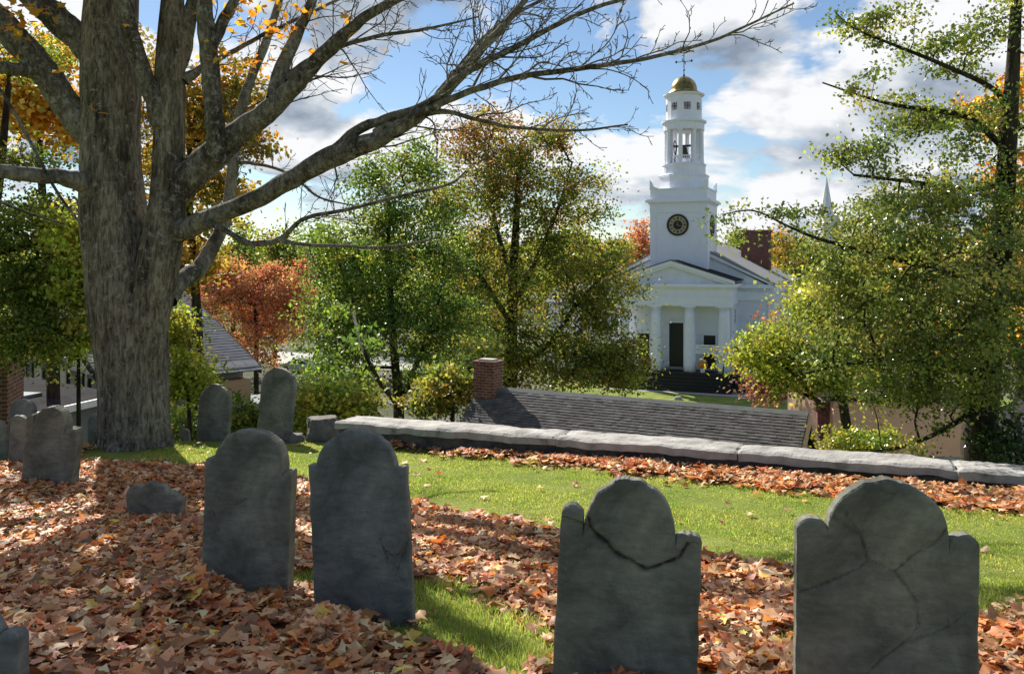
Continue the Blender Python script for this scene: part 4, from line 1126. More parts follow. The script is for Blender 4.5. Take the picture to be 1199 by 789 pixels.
T('orange_tree', 'round headed salmon orange autumn tree beyond the slate roof', 300, 44,
  [(300, 430, 44, 6), (300, 390, 44, 5), (298, 350, 44, 3)],
  [(265, 345, 44, 40, 30, 2, 1.6), (310, 350, 44, 48, 30, 2.2, 2), (335, 360, 44, 32, 40, 2, 1.4), (295, 395, 43.5, 60, 38, 2.2, 2), (256, 322, 44, 16, 14, .8, .4), (285, 332, 44, 26, 22, 1.4, .9), (345, 340, 44, 22, 26, 1.2, .7), (240, 335, 44, 12, 16, .7, .3), (318, 318, 44, 10, 14, .6, .25), (276, 312, 44, 9, 12, .5, .2), (352, 320, 44, 9, 14, .5, .25), (232, 375, 43.5, 14, 22, .8, .4)],
  330, 90, .14, G_ORANGE, BARK_D, LEAF_AUT, 106, csize=.34, rmin=.016)
T('shade_tree', 'large dark green leafy tree behind the brick corner with a low dark bough', -30, 14.5,
  [(-30, 480, 14.5, 24), (-25, 400, 14.5, 20), (-15, 300, 14.5, 15), (0, 200, 14.5, 10), (10, 100, 14.5, 6)],
  [(20, 340, 14.3, 55, 40, 1.0, 1.8), (0, 270, 14.5, 60, 30, 1.2, 1.2), (60, 400, 14.2, 35, 30, .8, .9), (20, 400, 14.2, 40, 22, .8, .6), (-40, 300, 14.5, 60, 90, 1.4, 1.0), (25, 190, 14.8, 55, 30, 1.2, .9), (85, 320, 14.6, 22, 30, .6, .5), (60, 250, 14.6, 35, 22, .8, .6), (40, 60, 15, 60, 40, 1.2, .6)],
  260, 100, .07, G_MIX, BARK_D, LEAF, 107, csize=.24, rmin=.007, first=.35, stems=[[(-25, 420, 14.5, 12), (0, 396, 14.2, 11), (30, 393, 14, 9), (60, 388, 13.9, 6), (85, 398, 13.8, 3)], [(-20, 300, 14.5, 8), (40, 285, 14.6, 7), (85, 262, 14.8, 5), (110, 270, 14.9, 2)]])
T('golden_maple_tree', 'maple with orange gold leaves glowing behind the big bare limbs', 62, 19,
  [(62, 400, 19, 14), (55, 300, 19, 11), (48, 200, 19, 8), (45, 120, 19, 5)],
  [(40, 120, 18.5, 50, 40, 1.4, 2.4), (75, 150, 18.6, 28, 30, .9, 1.0), (20, 95, 18.5, 35, 20, 1, 1.0), (10, 140, 18.5, 30, 25, 1, 1.0), (70, 60, 19, 45, 35, 1, .8)],
  120, 50, .16, G_AMBER, BARK_D, LEAF_AUT, 108, csize=.24, rmin=.009, star=False)
T('gold_green_tree', 'golden olive tree seen between the forked trunk and its limbs', 232, 22,
  [(232, 420, 22, 13), (228, 330, 22, 10), (222, 240, 22, 8), (222, 150, 22, 5)],
  [(235, 150, 22, 60, 50, 1.6, 1.7), (265, 110, 22, 40, 38, 1.3, 1.1), (180, 200, 22, 60, 90, 1.6, 1.3), (240, 230, 22, 40, 50, 1.4, 1.0), (222, 310, 22, 38, 34, 1.3, .9), (290, 165, 22, 22, 22, .8, .35), (170, 90, 22, 60, 60, 1.5, 1.0), (190, 300, 22, 60, 40, 1.2, .9)],
  250, 56, .15, G_GOLD, BARK_D, LEAF_AUT, 109, csize=.30, rmin=.01)
T('yellowing_shrub', 'leafy yellow green shrub beside the trunk covering the slate roof corner', 222, 13.4,
  [(222, 500, 13.4, 5), (218, 420, 13.4, 3)],
  [(208, 405, 13.4, 20, 42, .5, 2), (228, 440, 13.4, 23, 24, .5, 1.4), (207, 450, 13.4, 20, 24, .5, 1.2), (205, 370, 13.4, 8, 22, .3, .5)],
  95, 56, .075, G_LIME, BARK_D, LEAF, 110, csize=.14, rmin=.005, cat='shrub')
T('yellow_shrub', 'sunlit yellow green shrub left of the big trunk under the dark tree', 92, 13.9,
  [(92, 480, 13.9, 5), (92, 380, 13.9, 3)], [(92, 325, 13.9, 24, 42, .6, 2), (88, 270, 13.9, 22, 28, .6, 1.2), (104, 385, 13.9, 16, 28, .5, .8)],
  90, 58, .085, G_LIME, BARK_D, LEAF, 117, csize=.18, rmin=.006, cat='shrub')
T('bright_bush', 'bright lime green bush between the tallest slim headstone and the wall', 385, 15.5,
  [(385, 520, 15.5, 5), (385, 480, 15.5, 3)], [(380, 475, 15.5, 42, 32, .7, 2), (350, 490, 15.5, 30, 30, .6, 1.2), (415, 468, 15.5, 35, 22, .6, 1), (330, 500, 15.4, 25, 25, .5, .9)],
  120, 60, .09, G_LIME, BARK_D, LEAF, 111, csize=.17, rmin=.005, cat='bush')
T('dark_bush', 'dark green bush under the porch roof behind the slim pointed headstone', 290, 14.6,
  [(290, 530, 14.6, 5), (290, 500, 14.6, 3)], [(285, 490, 14.6, 35, 30, .6, 2), (215, 500, 14.6, 25, 25, .6, 1.1), (320, 500, 14.6, 25, 25, .5, 1)],
  90, 60, .08, G_MIX, BARK_D, LEAF, 112, csize=.16, rmin=.005, cat='bush')
T('low_bush', 'low green bush trailing over the wall by the tan gable', 985, 11.8,
  [(985, 545, 11.8, 4), (985, 530, 11.8, 3)], [(992, 522, 11.9, 32, 13, .4, 2), (1020, 515, 11.9, 28, 13, .4, 1.2)],
  55, 55, .06, G_LIME, BARK_D, LEAF_GLOSS, 113, csize=.12, rmin=.004, cat='bush')
T('dark_sapling', 'dark leaved sapling at the edge of the photo behind the wall', 1192, 10.6,
  [(1192, 560, 10.6, 5), (1190, 530, 10.6, 4), (1188, 500, 10.6, 2)], [(1185, 520, 10.6, 28, 32, .4, 2), (1205, 535, 10.6, 20, 25, .3, 1)],
  36, 36, .07, [((.03, .06, .02), 3), ((.05, .09, .025), 2)], BARK_D, LEAF_GLOSS, 114, csize=.13, rmin=.004, cat='sapling')
T('amber_tree', 'amber orange tree glimpsed through the glossy green tree', 1195, 24,
  [(1195, 420, 24, 10), (1190, 300, 24, 8), (1185, 200, 24, 5)],
  [(1150, 135, 24, 38, 18, 1, .9), (1190, 230, 24, 22, 70, 1, 1.5), (1190, 380, 24, 25, 40, 1, 1.0), (1120, 400, 24, 30, 40, 1, .6), (1195, 120, 24, 25, 40, 1, 1), (1192, 310, 24, 24, 45, 1, .9)],
  120, 52, .17, G_AMBER, BARK_D, LEAF_AUT, 115, csize=.28, rmin=.01)
T('dull_bush', 'dull olive bush below the green tree near the brick chimney', 530, 23,
  [(530, 480, 23, 5), (530, 460, 23, 3)], [(525, 455, 23, 40, 28, 1, 2), (500, 470, 23, 30, 20, .8, 1), (560, 430, 24, 25, 40, 1, 1)],
  90, 60, .13, G_OLIVE, BARK_D, LEAF, 116, csize=.24, rmin=.007, cat='bush')

# far trees round the town, each with its own crown
FAR = [(272, 300, 90, 44, 34, G_MIX, 'rounded dull green tree far beyond the orange tree'), (322, 296, 96, 40, 30, G_OLIVE, 'olive tree far beyond the orange tree'),
       (372, 305, 100, 36, 40, G_DEEP, 'dark tree far beyond the green maple'), (748, 292, 118, 20, 32, G_ORANGE, 'red orange tree standing behind the church tower'),
       (722, 315, 112, 24, 40, G_OLIVE, 'olive tree behind the church beside the red one'), (862, 290, 150, 22, 20, G_OLIVE, 'olive treetop showing beyond the church roof ridge'),
       (912, 300, 135, 22, 30, G_GOLD, 'golden brown tree beyond the brick chimney of the church'), (945, 312, 130, 30, 34, G_MIX, 'green tree beyond the church beneath the far spire'), (892, 296, 155, 26, 22, G_GOLD, 'russet treetop directly behind the church chimney'),
       (1010, 315, 120, 50, 40, G_OLIVE, 'olive tree far behind the glossy green tree'), (1090, 300, 125, 50, 45, G_GOLD, 'golden tree far behind the glossy green tree'), (660, 300, 120, 50, 40, G_OLIVE, 'olive tree far behind the russet topped tree'), (560, 300, 115, 50, 40, G_GOLD, 'yellowish tree far behind the russet topped tree'), (450, 300, 120, 50, 40, G_MIX, 'green tree far behind the green maple'), (180, 290, 80, 60, 50, G_MIX, 'green tree far behind the forked trunk'), (20, 280, 70, 70, 60, G_DEEP, 'dark green tree far behind the brick corner'), (1170, 300, 110, 50, 50, G_OLIVE, 'olive tree far behind the dark straight trunk')]
for q, (px, py, D, rx, ry, pal, lab) in enumerate(FAR):
    s = D / 100
    lo = HY + F * 11.5 / D                   # where the trunk meets the ground; crowns reach most of the way down
    hh = lo - py
    T('far_tree', lab, px, D, [(px, lo - hh * .3, D, 5 / s), (px + rx * .1, py + ry, D, 4 / s), (px, py, D, 2.5 / s)],
      [(px, py, D, rx * .75, ry, rx * D / F * .8, 1.6), (px - rx * .5, py + ry * .8, D, rx * .7, ry * .8, rx * D / F * .7, 1.1), (px + rx * .55, py + ry * .6, D, rx * .7, ry * .9, rx * D / F * .7, 1.1),
       (px, py + hh * .55, D, rx * 1.05, hh * .22, rx * D / F * .9, 1.5), (px - rx * .3, py + hh * .75, D, rx * .9, hh * .13, rx * D / F * .8, .8), (px + rx * .2, py - ry * .6, D, rx * .35, ry * .5, rx * D / F * .4, .35)],
      120, 44, .42 * s ** .5, pal, BARK_D, LEAF if pal not in (G_ORANGE, G_GOLD) else LEAF_AUT, 200 + q, csize=.8 * s, rmin=.03, group='trees round the town', k_trunk=6)

# far-off wood along the horizon
rw = np.random.default_rng(77)
n = 26000; ang = rw.uniform(-.62, .62, n); D = rw.uniform(190, 300, n); x = np.tan(ang) * D
top = 17 + 5 * np.array([mnoise.noise((a * 22, d * .012, 0)) for a, d in zip(ang, D)]) + 2 * np.array([mnoise.noise((a * 90, d * .03, 4)) for a, d in zip(ang, D)])
z = ground_z(x, D) + top * rw.uniform(.1, 1, n) ** .6
palw = np.array([mnoise.noise((a * 40, d * .03, 9)) for a, d in zip(ang, D)])
col = pick_colors(rw, G_OLIVE + G_MIX, n, .2, .08); col[palw > .28] = pick_colors(rw, G_GOLD + G_ORANGE[:1], int((palw > .28).sum()), .2, .08)
v, f, t = leaf_quads(rw, np.stack([x, D, z], -1), 2.3, col, 0, .3)
tag(new_obj('distant_woods', v, f, LEAF, tint=t), 'belt of mixed autumn woodland along the horizon beyond the town', 'woods', kind='stuff')

# ------------------------------------------------------------------ buildings
WHITE = plain('white_paint', (.77, .79, .87), rough=.5, bump=.03, scale=1.5, var=.04)
WHITE_CLAP = clapboard_mat('white_clapboard', (.74, .76, .84), .16)
CREAM = clapboard_mat('cream_siding', (.36, .335, .27), .14)
TAN = surf('tan_stucco', [(0.3, (.50, .34, .22)), (0.7, (.58, .41, .27))], scale=1.6, rough=.9, bump=.1)
TAN_D = clapboard_mat('tan_siding', (.40, .25, .14), .13)
BLACK = plain('black_paint', (.012, .013, .014), rough=.45, bump=.05)
DARKGREEN = plain('dark_paint', (.010, .014, .014), rough=.4, bump=.0)
GLASS = surf('window_glass', [(0.4, (.015, .018, .02)), (0.6, (.03, .035, .04))], rough=.08, bump=.0, spec=.6)
ROOF_G = surf('grey_roof', [(0.3, (.16, .165, .17)), (0.7, (.23, .235, .24))], scale=3, rough=.9, bump=.3, bscale=30)
ROOF_D = surf('dark_roof', [(0.3, (.018, .019, .022)), (0.7, (.040, .040, .044))], scale=3, rough=1.0, bump=.3, bscale=30, spec=.05)
SHINGLE = surf('asphalt_shingle', [(0.3, (.080, .077, .079)), (0.7, (.145, .138, .138))], scale=5, rough=.95, bump=.35, bscale=60, tinted=True, spec=.2)
SLATES = surf('slate_roofing', [(0.3, (.075, .083, .11)), (0.7, (.12, .13, .165))], scale=5, rough=.9, bump=.3, bscale=40, tinted=True, spec=.08)
LEAD = surf('lead_flashing', [(0.3, (.13, .15, .17)), (0.7, (.21, .235, .26))], scale=4, rough=.75, bump=.2, bscale=20, spec=.2)
BRICK = brick_mat('brick', (.17, .055, .036), (.25, .085, .055), (.30, .27, .235))
BRICK_D = brick_mat('dark_brick', (.13, .035, .028), (.18, .055, .042), (.2, .16, .14))
GOLD = surf('gilding', [(0.35, (.17, .13, .045)), (0.65, (.36, .28, .105))], scale=3, rough=.32, bump=.05, metal=1.0)
IRON = plain('wrought_iron', (.03, .03, .032), rough=.5, bump=0)
BRONZE = plain('bell_bronze', (.10, .085, .05), rough=.4, bump=0, metal=.6)
CONC = surf('concrete', [(0.3, (.30, .30, .29)), (0.7, (.42, .42, .40))], scale=3, rough=.9, bump=.2)
ASPH = surf('asphalt', [(0.3, (.16, .16, .165)), (0.7, (.24, .24, .245))], scale=2, rough=.95, bump=.2)
DIALF = plain('dial_face', (.42, .36, .20), rough=.6, bump=0)
SIGN_W = plain('sign_board', (.75, .76, .77), rough=.6, bump=0)
SIGN_T = plain('sign_lettering', (.33, .35, .38), rough=.7, bump=0)
PUMP = plain('chrysanthemum', (.55, .22, .03), rough=.7, bump=.5, bscale=8)


def shingles(name, a, b, c, d, rows, pitch, material, parent, seed, butt=.018, gap=.0, var=.10):
    """Courses of overlapping shingles on the patch a-b (eave) to d-c (ridge); local coordinates of parent."""
    r_ = np.random.default_rng(seed); a, b, c, d = [np.asarray(q, float) for q in (a, b, c, d)]
    nrm = np.cross(b - a, d - a); nrm /= np.linalg.norm(nrm)
    V, Fq, tt = [], [], []
    for r in range(rows):
        q0, q1 = r / rows, min((r + 1.25) / rows, 1.0)
        L0, R0 = a + (d - a) * q0, b + (c - b) * q0; L1, R1 = a + (d - a) * q1, b + (c - b) * q1
        n = max(2, int(np.linalg.norm(R0 - L0) / pitch)); cuts = (np.arange(n + 1) + (.5 if r % 2 else 0) + r_.uniform(-.15, .15, n + 1)) / n
        cuts = np.clip(np.concatenate([[0], cuts, [1]]), 0, 1); cuts.sort()
        for k in range(len(cuts) - 1):
            if cuts[k + 1] - cuts[k] < 1e-4: continue
            u0, u1 = cuts[k], cuts[k + 1]; lift = butt * r_.uniform(.85, 1.25); dn = (a - d) / np.linalg.norm(d - a) * r_.uniform(-.003, .006)
            p = [L0 + (R0 - L0) * u0 + nrm * lift + dn, L0 + (R0 - L0) * u1 + nrm * lift + dn, L1 + (R1 - L1) * u1 + nrm * .003, L1 + (R1 - L1) * u0 + nrm * .003,
                 L0 + (R0 - L0) * u0 - nrm * .004 + dn, L0 + (R0 - L0) * u1 - nrm * .004 + dn]
            i = len(V); V += p; Fq += [(i, i + 1, i + 2, i + 3), (i + 4, i + 5, i + 1, i)]
            c_ = math.exp(r_.normal(0, var)); tt += [(c_, c_ * r_.uniform(.97, 1.02), c_ * r_.uniform(.95, 1.04))] * 6
    return new_obj(name, np.array(V), np.array(Fq), material, parent=parent, tint=np.array(tt))


def window(parent, x, z, w_, h_, y, nrm=-1, axis='y', fr=.09, mun=(2, 4), frame_mat=None, pane=None):
    """Sash window: frame (part) with its glass (sub-part)."""
    fm = frame_mat or WHITE
    def bx(mb, a0, a1, d0, d1, z0, z1):
        if axis == 'y': mb.box(a0, a1, min(d0, d1), max(d0, d1), z0, z1)
        else: mb.box(min(d0, d1), max(d0, d1), a0, a1, z0, z1)
    f = MB(); d0, d1 = y + nrm * .003, y + nrm * .06
    bx(f, x - w_ / 2 - fr, x - w_ / 2, d0, d1, z - fr, z + h_ + fr); bx(f, x + w_ / 2, x + w_ / 2 + fr, d0, d1, z - fr, z + h_ + fr)
    bx(f, x - w_ / 2, x + w_ / 2, d0, d1, z - fr, z); bx(f, x - w_ / 2, x + w_ / 2, d0, d1, z + h_, z + h_ + fr)
    for i in range(1, mun[0]): bx(f, x - w_ / 2 + w_ * i / mun[0] - .018, x - w_ / 2 + w_ * i / mun[0] + .018, d0, d0 + nrm * .03, z, z + h_)
    for j in range(1, mun[1]): bx(f, x - w_ / 2, x + w_ / 2, d0, d0 + nrm * .027, z + h_ * j / mun[1] - .018, z + h_ * j / mun[1] + .018)
    fo = f.build('window', fm, parent)
    g = MB(); bx(g, x - w_ / 2, x + w_ / 2, d0 - nrm * .0, d0 + nrm * .012, z, z + h_); g.build('pane', pane or GLASS, fo)
    return fo


# ---- the white church (local: x along the front, y back, z up)
cp = at(786.3, 455, 83); CH = thing('white_church', 'white Greek revival church with columned porch, clock tower and gilded belfry dome', 'church', (cp[0], cp[1], E - 12), rad(-22.5))
z0 = 1.66
MB().box(-6.5, 6.5, -.25, 5.2, .15, z0).build('porch_base', BLACK, CH)
for k in range(5):
    MB().box(-5.9, 5.9, -.25 - .36 * (k + 1) + .003, -.25 - .36 * k, 0, z0 - .29 * (k + 1)).build('step', BLACK, CH)
for sx in (-5.0, 5.0):
    hr = MB(); hr.bar((sx, -1.9, 1.0), (sx, -.1, z0 + .95), .06); hr.bar((sx, -1.9, .3), (sx, -1.9, 1.02), .06); hr.bar((sx, -.15, z0), (sx, -.15, z0 + .95), .06); hr.build('handrail', IRON, CH)
for x in (-4.92, -1.64, 1.64, 4.92):
    sh = MB(); pr = []
    for q in range(9):
        t = q / 8; pr.append((.60 - .12 * t ** 1.6, z0 + 6.05 * t))
    sh.lathe(x, .62, pr, 28); col = sh.build('column', WHITE, CH, smooth=False)
    for p in col.data.polygons: p.use_smooth = len(p.vertices) == 4
    cpz = MB(); cpz.lathe(x, .62, [(.485, z0 + 6.05), (.5, z0 + 6.1), (.64, z0 + 6.24), (.64, z0 + 6.27)], 28); cpz.box(x - .70, x + .70, -.08, 1.32, z0 + 6.27, z0 + 6.45); cpz.build('capital', WHITE, col)
e = MB(); a0 = z0 + 6.45
e.box(-5.62, 5.62, .0, 5.4, a0, a0 + .78); e.box(-5.68, 5.68, -.05, 5.4, a0 + .78, a0 + .88); e.box(-5.60, 5.60, .02, 5.4, a0 + .88, a0 + 1.62); e.build('entablature', WHITE, CH)
c0 = a0 + 1.62
co = MB(); co.box(-5.8, 5.8, -.2, 5.4, c0, c0 + .14); co.box(-6.0, 6.0, -.42, 5.4, c0 + .14, c0 + .42); co.build('cornice', WHITE, CH)
zp = c0 + .42; hp = 1.95
ty = MB(); ty.prism([(-5.5, zp), (5.5, zp), (0, zp + hp * .90)], .15, 5.4); ty.build('tympanum', WHITE_CLAP, CH)
rk = MB()
for s in (-1, 1):
    rk.prism([(s * 6.0, zp), (s * 6.0, zp + .34), (0, zp + hp + .34), (0, zp + hp - .02)], -.42, .15)
    rk.prism([(s * 5.9, zp - .0), (s * 5.2, zp), (0, zp + hp - .26), (0, zp + hp - .02)], -.22, .148)
rk.build('raking_cornice', WHITE, CH)
pr = MB()
for s in (-1, 1): pr.prism([(s * 6.12, zp + .31), (s * 6.12, zp + .37), (0, zp + hp + .37 + .02), (0, zp + hp + .31)], -.48, 5.45)
pr.build('porch_roof', ROOF_D, CH)
# vestibule behind the columns
MB().box(-5.45, 5.45, 2.3, 5.45, z0, a0).build('front_wall', WHITE, CH)
MB().box(-5.5, 5.5, .05, 2.3, a0 - .1, a0 + .003).build('porch_ceiling', WHITE, CH)
for x, w_, h_ in ((.0, 1.42, 4.35), (3.28, 1.15, 3.2), (-3.28, 1.15, 3.2)):
    d = MB().box(x - w_ / 2, x + w_ / 2, 2.24, 2.297, z0 + .22, z0 + .22 + h_).build('door', DARKGREEN, CH)
    t = MB(); t.box(x - w_ / 2 - .22, x - w_ / 2, 2.2, 2.297, z0 + .2, z0 + h_ + .2); t.box(x + w_ / 2, x + w_ / 2 + .22, 2.2, 2.297, z0 + .2, z0 + h_ + .2); t.box(x - w_ / 2 - .3, x + w_ / 2 + .3, 2.17, 2.297, z0 + h_ + .22, z0 + h_ + .5); t.build('frame', WHITE, d)
    pn = MB()
    for sx in (-1, 1):
        for (q0, q1) in ((.06, .3), (.34, .62), (.66, .94)): pn.box(x + sx * w_ * .25 - w_ * .18, x + sx * w_ * .25 + w_ * .18, 2.225, 2.24, z0 + .22 + h_ * q0, z0 + .22 + h_ * q1)
    pn.build('panelling', DARKGREEN, d)
    MB().box(x - w_ / 2 - .4, x + w_ / 2 + .4, 1.85, 2.295, z0 + .003, z0 + .2).build('door_step', CONC, CH)
window(CH, 3.85, z0 + 4.6, .9, 1.35, 5.452, 1, 'x', mun=(2, 3))
window(CH, 3.85, z0 + .9, .9, 1.7, 5.452, 1, 'x', mun=(2, 4))
# nave
NW, NB = 8.75, 5.45; NL = 31; ez = c0 + .05
MB().box(-NW, NW, NB + .0, NB + NL, 0, ez).build('nave_wall', WHITE_CLAP, CH)
nr = 4.45
MB().prism([(-NW, ez), (NW, ez), (0, ez + nr)], NB + .02, NB + NL - .02).build('gable_wall', WHITE, CH)
nc = MB(); nc.box(-NW - .25, NW + .25, NB - .18, NB - .003, ez - 1.35, ez - .5); nc.box(-NW - .4, NW + .4, NB - .4, NB - .003, ez - .12, ez + .25)
for s in (-1, 1):
    nc.prism([(s * (NW + .45), ez + .02), (s * (NW + .45), ez + .34), (0, ez + nr + .48), (0, ez + nr - .1)], NB - .4, NB - .005)
    nc.box(s * NW - .3, s * NW + .3, NB - .09, NB - .004, 0, ez - 1.35)
    nc.box(min(s * NW, s * (NW + .35)) + (.003 if s > 0 else 0), max(s * NW, s * (NW + .35)) - (.003 if s < 0 else 0), NB + .01, NB + NL, ez - .6, ez + .12)
nc.build('nave_trim', WHITE, CH)
rf = MB()
for s in (-1, 1): rf.prism([(s * (NW + .6), ez + .17), (s * (NW + .6), ez + .32), (0, ez + nr + .56), (0, ez + nr + .40)], NB - .5, NB + NL + .3)
rf.build('roof', ROOF_G, CH)
for k in range(4):
    window(CH, NB + 4 + k * 6.4, 2.6, 1.5, 4.6, NW, 1, 'x', mun=(3, 6)); window(CH, NB + 4 + k * 6.4, 2.6, 1.5, 4.6, -NW, -1, 'x', mun=(3, 6))
# chimney at the back of the roof
ch = MB(); ch.box(3.6, 6.9, 22.6, 24.6, ez, ez + 6.05); ch.box(3.45, 7.05, 22.45, 24.75, ez + 6.05, ez + 6.35); ch.build('chimney', BRICK_D, CH)
# tower
ty0 = 3.25; tw = 2.86; tcx, tcy = .0, ty0 + tw
zt = 18.15
MB().box(-tw, tw, ty0, ty0 + 2 * tw, zp, zt).build('tower', WHITE, CH)
tp = MB()
for s in (-1, 1): tp.box(s * (tw - .28) - .3, s * (tw - .28) + .3, ty0 - .05, ty0 - .002, zp + 1, zt - .9); 
tp.box(tw + .002, tw + .05, ty0 + .0, ty0 + .55, zp + .5, zt - .9); tp.box(tw + .002, tw + .05, ty0 + 2 * tw - .6, ty0 + 2 * tw, zp + .5, zt - .9)
tp.box(-tw - .05, tw + .05, ty0 - .06, ty0 - .002, zt - .9, zt - .003); tp.box(tw + .002, tw + .06, ty0 - .05, ty0 + 2 * tw + .05, zt - .9, zt - .003); tp.build('tower_trim', WHITE, CH)
tc_ = MB()
for o_, h0, h1 in ((.18, 0, .16), (.42, .16, .40), (.30, .40, .5)): tc_.box(-tw - o_, tw + o_, ty0 - o_, ty0 + 2 * tw + o_, zt + h0, zt + h1)
tc_.build('tower_cornice', WHITE, CH)
pa = MB(); z1 = zt + .5; pa.box(-tw, tw, ty0, ty0 + 2 * tw, z1, z1 + .95); pa.box(-tw - .07, tw + .07, ty0 - .07, ty0 + 2 * tw + .07, z1 + .95, z1 + 1.07); pa.build('parapet', WHITE, CH)
for sx in (-1, 1):
    for y in (ty0 - .02, ty0 + 2 * tw + .02):
        ac = MB(); ac.prism([(sx * (tw + .04), z1 + 1.07), (sx * (tw + .04), z1 + 1.95), (sx * (tw - .18), z1 + 1.7), (sx * (tw - .36), z1 + 1.3), (sx * (tw - .85), z1 + 1.07)], y - .12, y + .12); ac.build('acroterion', WHITE, CH)
zd = z1 + 1.0
dr = MB(); dr.lathe(tcx, tcy, [(2.56, zd), (2.56, zd + 1.35), (2.66, zd + 1.4), (2.66, zd + 1.55), (2.5, zd + 1.62)], 8, rad(22.5)); dr.build('octagon_base', WHITE, CH)
zb_ = zd + 1.6
b2 = MB(); b2.lathe(tcx, tcy, [(2.2, zb_), (2.2, zb_ + .9), (2.28, zb_ + .95), (2.28, zb_ + 1.05), (2.1, zb_ + 1.06)], 32); b2.build('drum', WHITE, CH, smooth=False)
zf = zb_ + 1.06; hb = 3.55
MB().lathe(tcx, tcy, [(.01, zf - .01), (2.05, zf - .01), (2.05, zf + .04), (.01, zf + .04)], 32).build('belfry_floor', WHITE, CH)
for k in range(8):
    a = 2 * math.pi * k / 8 - math.pi / 2; x, y = tcx + 1.82 * math.cos(a), tcy + 1.82 * math.sin(a)
    c = MB(); c.lathe(x, y, [(.30, zf), (.30, zf + .12), (.235, zf + .16), (.20, zf + hb - .2), (.3, zf + hb - .08), (.3, zf + hb)], 14)
    a2 = a + .0; xi, yi = tcx + 1.5 * math.cos(a), tcy + 1.5 * math.sin(a)
    c.box(xi - .13, xi + .13, yi - .13, yi + .13, zf, zf + hb)
    co_ = c.build('belfry_column', WHITE, CH)
    am = a + math.pi / 8; p0 = (tcx + 1.78 * math.cos(a), tcy + 1.78 * math.sin(a)); a3 = a + math.pi / 4; p1 = (tcx + 1.78 * math.cos(a3), tcy + 1.78 * math.sin(a3))
    bl = MB(); bl.bar((*p0, zf + .85), (*p1, zf + .85), .1); bl.bar((*p0, zf + .12), (*p1, zf + .12), .1)
    for q in range(1, 7):
        t = q / 7; bl.bar((p0[0] * (1 - t) + p1[0] * t, p0[1] * (1 - t) + p1[1] * t, zf + .1), (p0[0] * (1 - t) + p1[0] * t, p0[1] * (1 - t) + p1[1] * t, zf + .85), .06)
    bl.build('balustrade', WHITE, CH)
be = MB(); be.lathe(tcx, tcy, [(.0, zf + 1.9), (.2, zf + 1.88), (.34, zf + 1.7), (.42, zf + 1.3), (.52, zf + 1.0), (.68, zf + .85), (.66, zf + .8)][::-1], 20); bell = be.build('bell', BRONZE, CH, smooth=True)
yk = MB(); yk.box(-1.1, 1.1, tcy - .12, tcy + .12, zf + 1.9, zf + 2.1); yk.bar((-1.0, tcy, zf), (-.75, tcy, zf + 2.0), .12); yk.bar((1.0, tcy, zf), (.75, tcy, zf + 2.0), .12); yk.disc((-.95, tcy, zf + 1.9), (1, 0, 0), .62, .72, .06, 20); yk.build('yoke', IRON, bell)
zl = zf + hb
en = MB(); en.lathe(tcx, tcy, [(1.5, zl), (2.08, zl), (2.08, zl + .62), (2.12, zl + .66), (2.30, zl + .78), (2.30, zl + .92), (2.0, zl + .98), (1.9, zl + .99)], 32); en.build('belfry_entablature', WHITE, CH)
zq = zl + .95; hl = 2.55; n8 = 16
ln_ = MB(); R_ = 1.82
for k in range(n8):                       # lantern wall with square openings
    a, b = 2 * math.pi * (k - .5) / n8 - math.pi / 2, 2 * math.pi * (k + .5) / n8 - math.pi / 2
    for (za, zc, ww) in ((zq, zq + 1.0, 1), (zq + 1.78, zq + hl, 1), (zq + 1.0, zq + 1.78, 0 if k % 2 else 1)):
        if not ww: continue
        for r, sg in ((R_, 1), (R_ - .25, -1)):
            ln_.add([(tcx + r * math.cos(a), tcy + r * math.sin(a), za), (tcx + r * math.cos(b), tcy + r * math.sin(b), za), (tcx + r * math.cos(b), tcy + r * math.sin(b), zc), (tcx + r * math.cos(a), tcy + r * math.sin(a), zc)], [(0, 1, 2, 3)])
        for q in (a, b):
            ln_.add([(tcx + r * math.cos(q), tcy + r * math.sin(q), z) for r, z in ((R_, za), (R_ - .25, za), (R_ - .25, zc), (R_, zc))], [(0, 1, 2, 3)])
        for z in (za, zc):
            ln_.add([(tcx + r * math.cos(q), tcy + r * math.sin(q), z) for r, q in ((R_, a), (R_, b), (R_ - .25, b), (R_ - .25, a))], [(0, 1, 2, 3)])
ln_.build('lantern', WHITE, CH, recalc=False)
lf_ = MB()
for k in range(1, n8, 2):
    a = 2 * math.pi * k / n8 - math.pi / 2; ux, uy = -math.sin(a), math.cos(a); cx_, cy_ = tcx + 1.70 * math.cos(a), tcy + 1.70 * math.sin(a)
    lf_ = MB(); lf_.bar((cx_, cy_, zq + 1.0), (cx_, cy_, zq + 1.78), .05); lf_.bar((cx_ - ux * .34, cy_ - uy * .34, zq + 1.4), (cx_ + ux * .34, cy_ + uy * .34, zq + 1.4), .05); lf_.build('lantern_sash', IRON, CH)

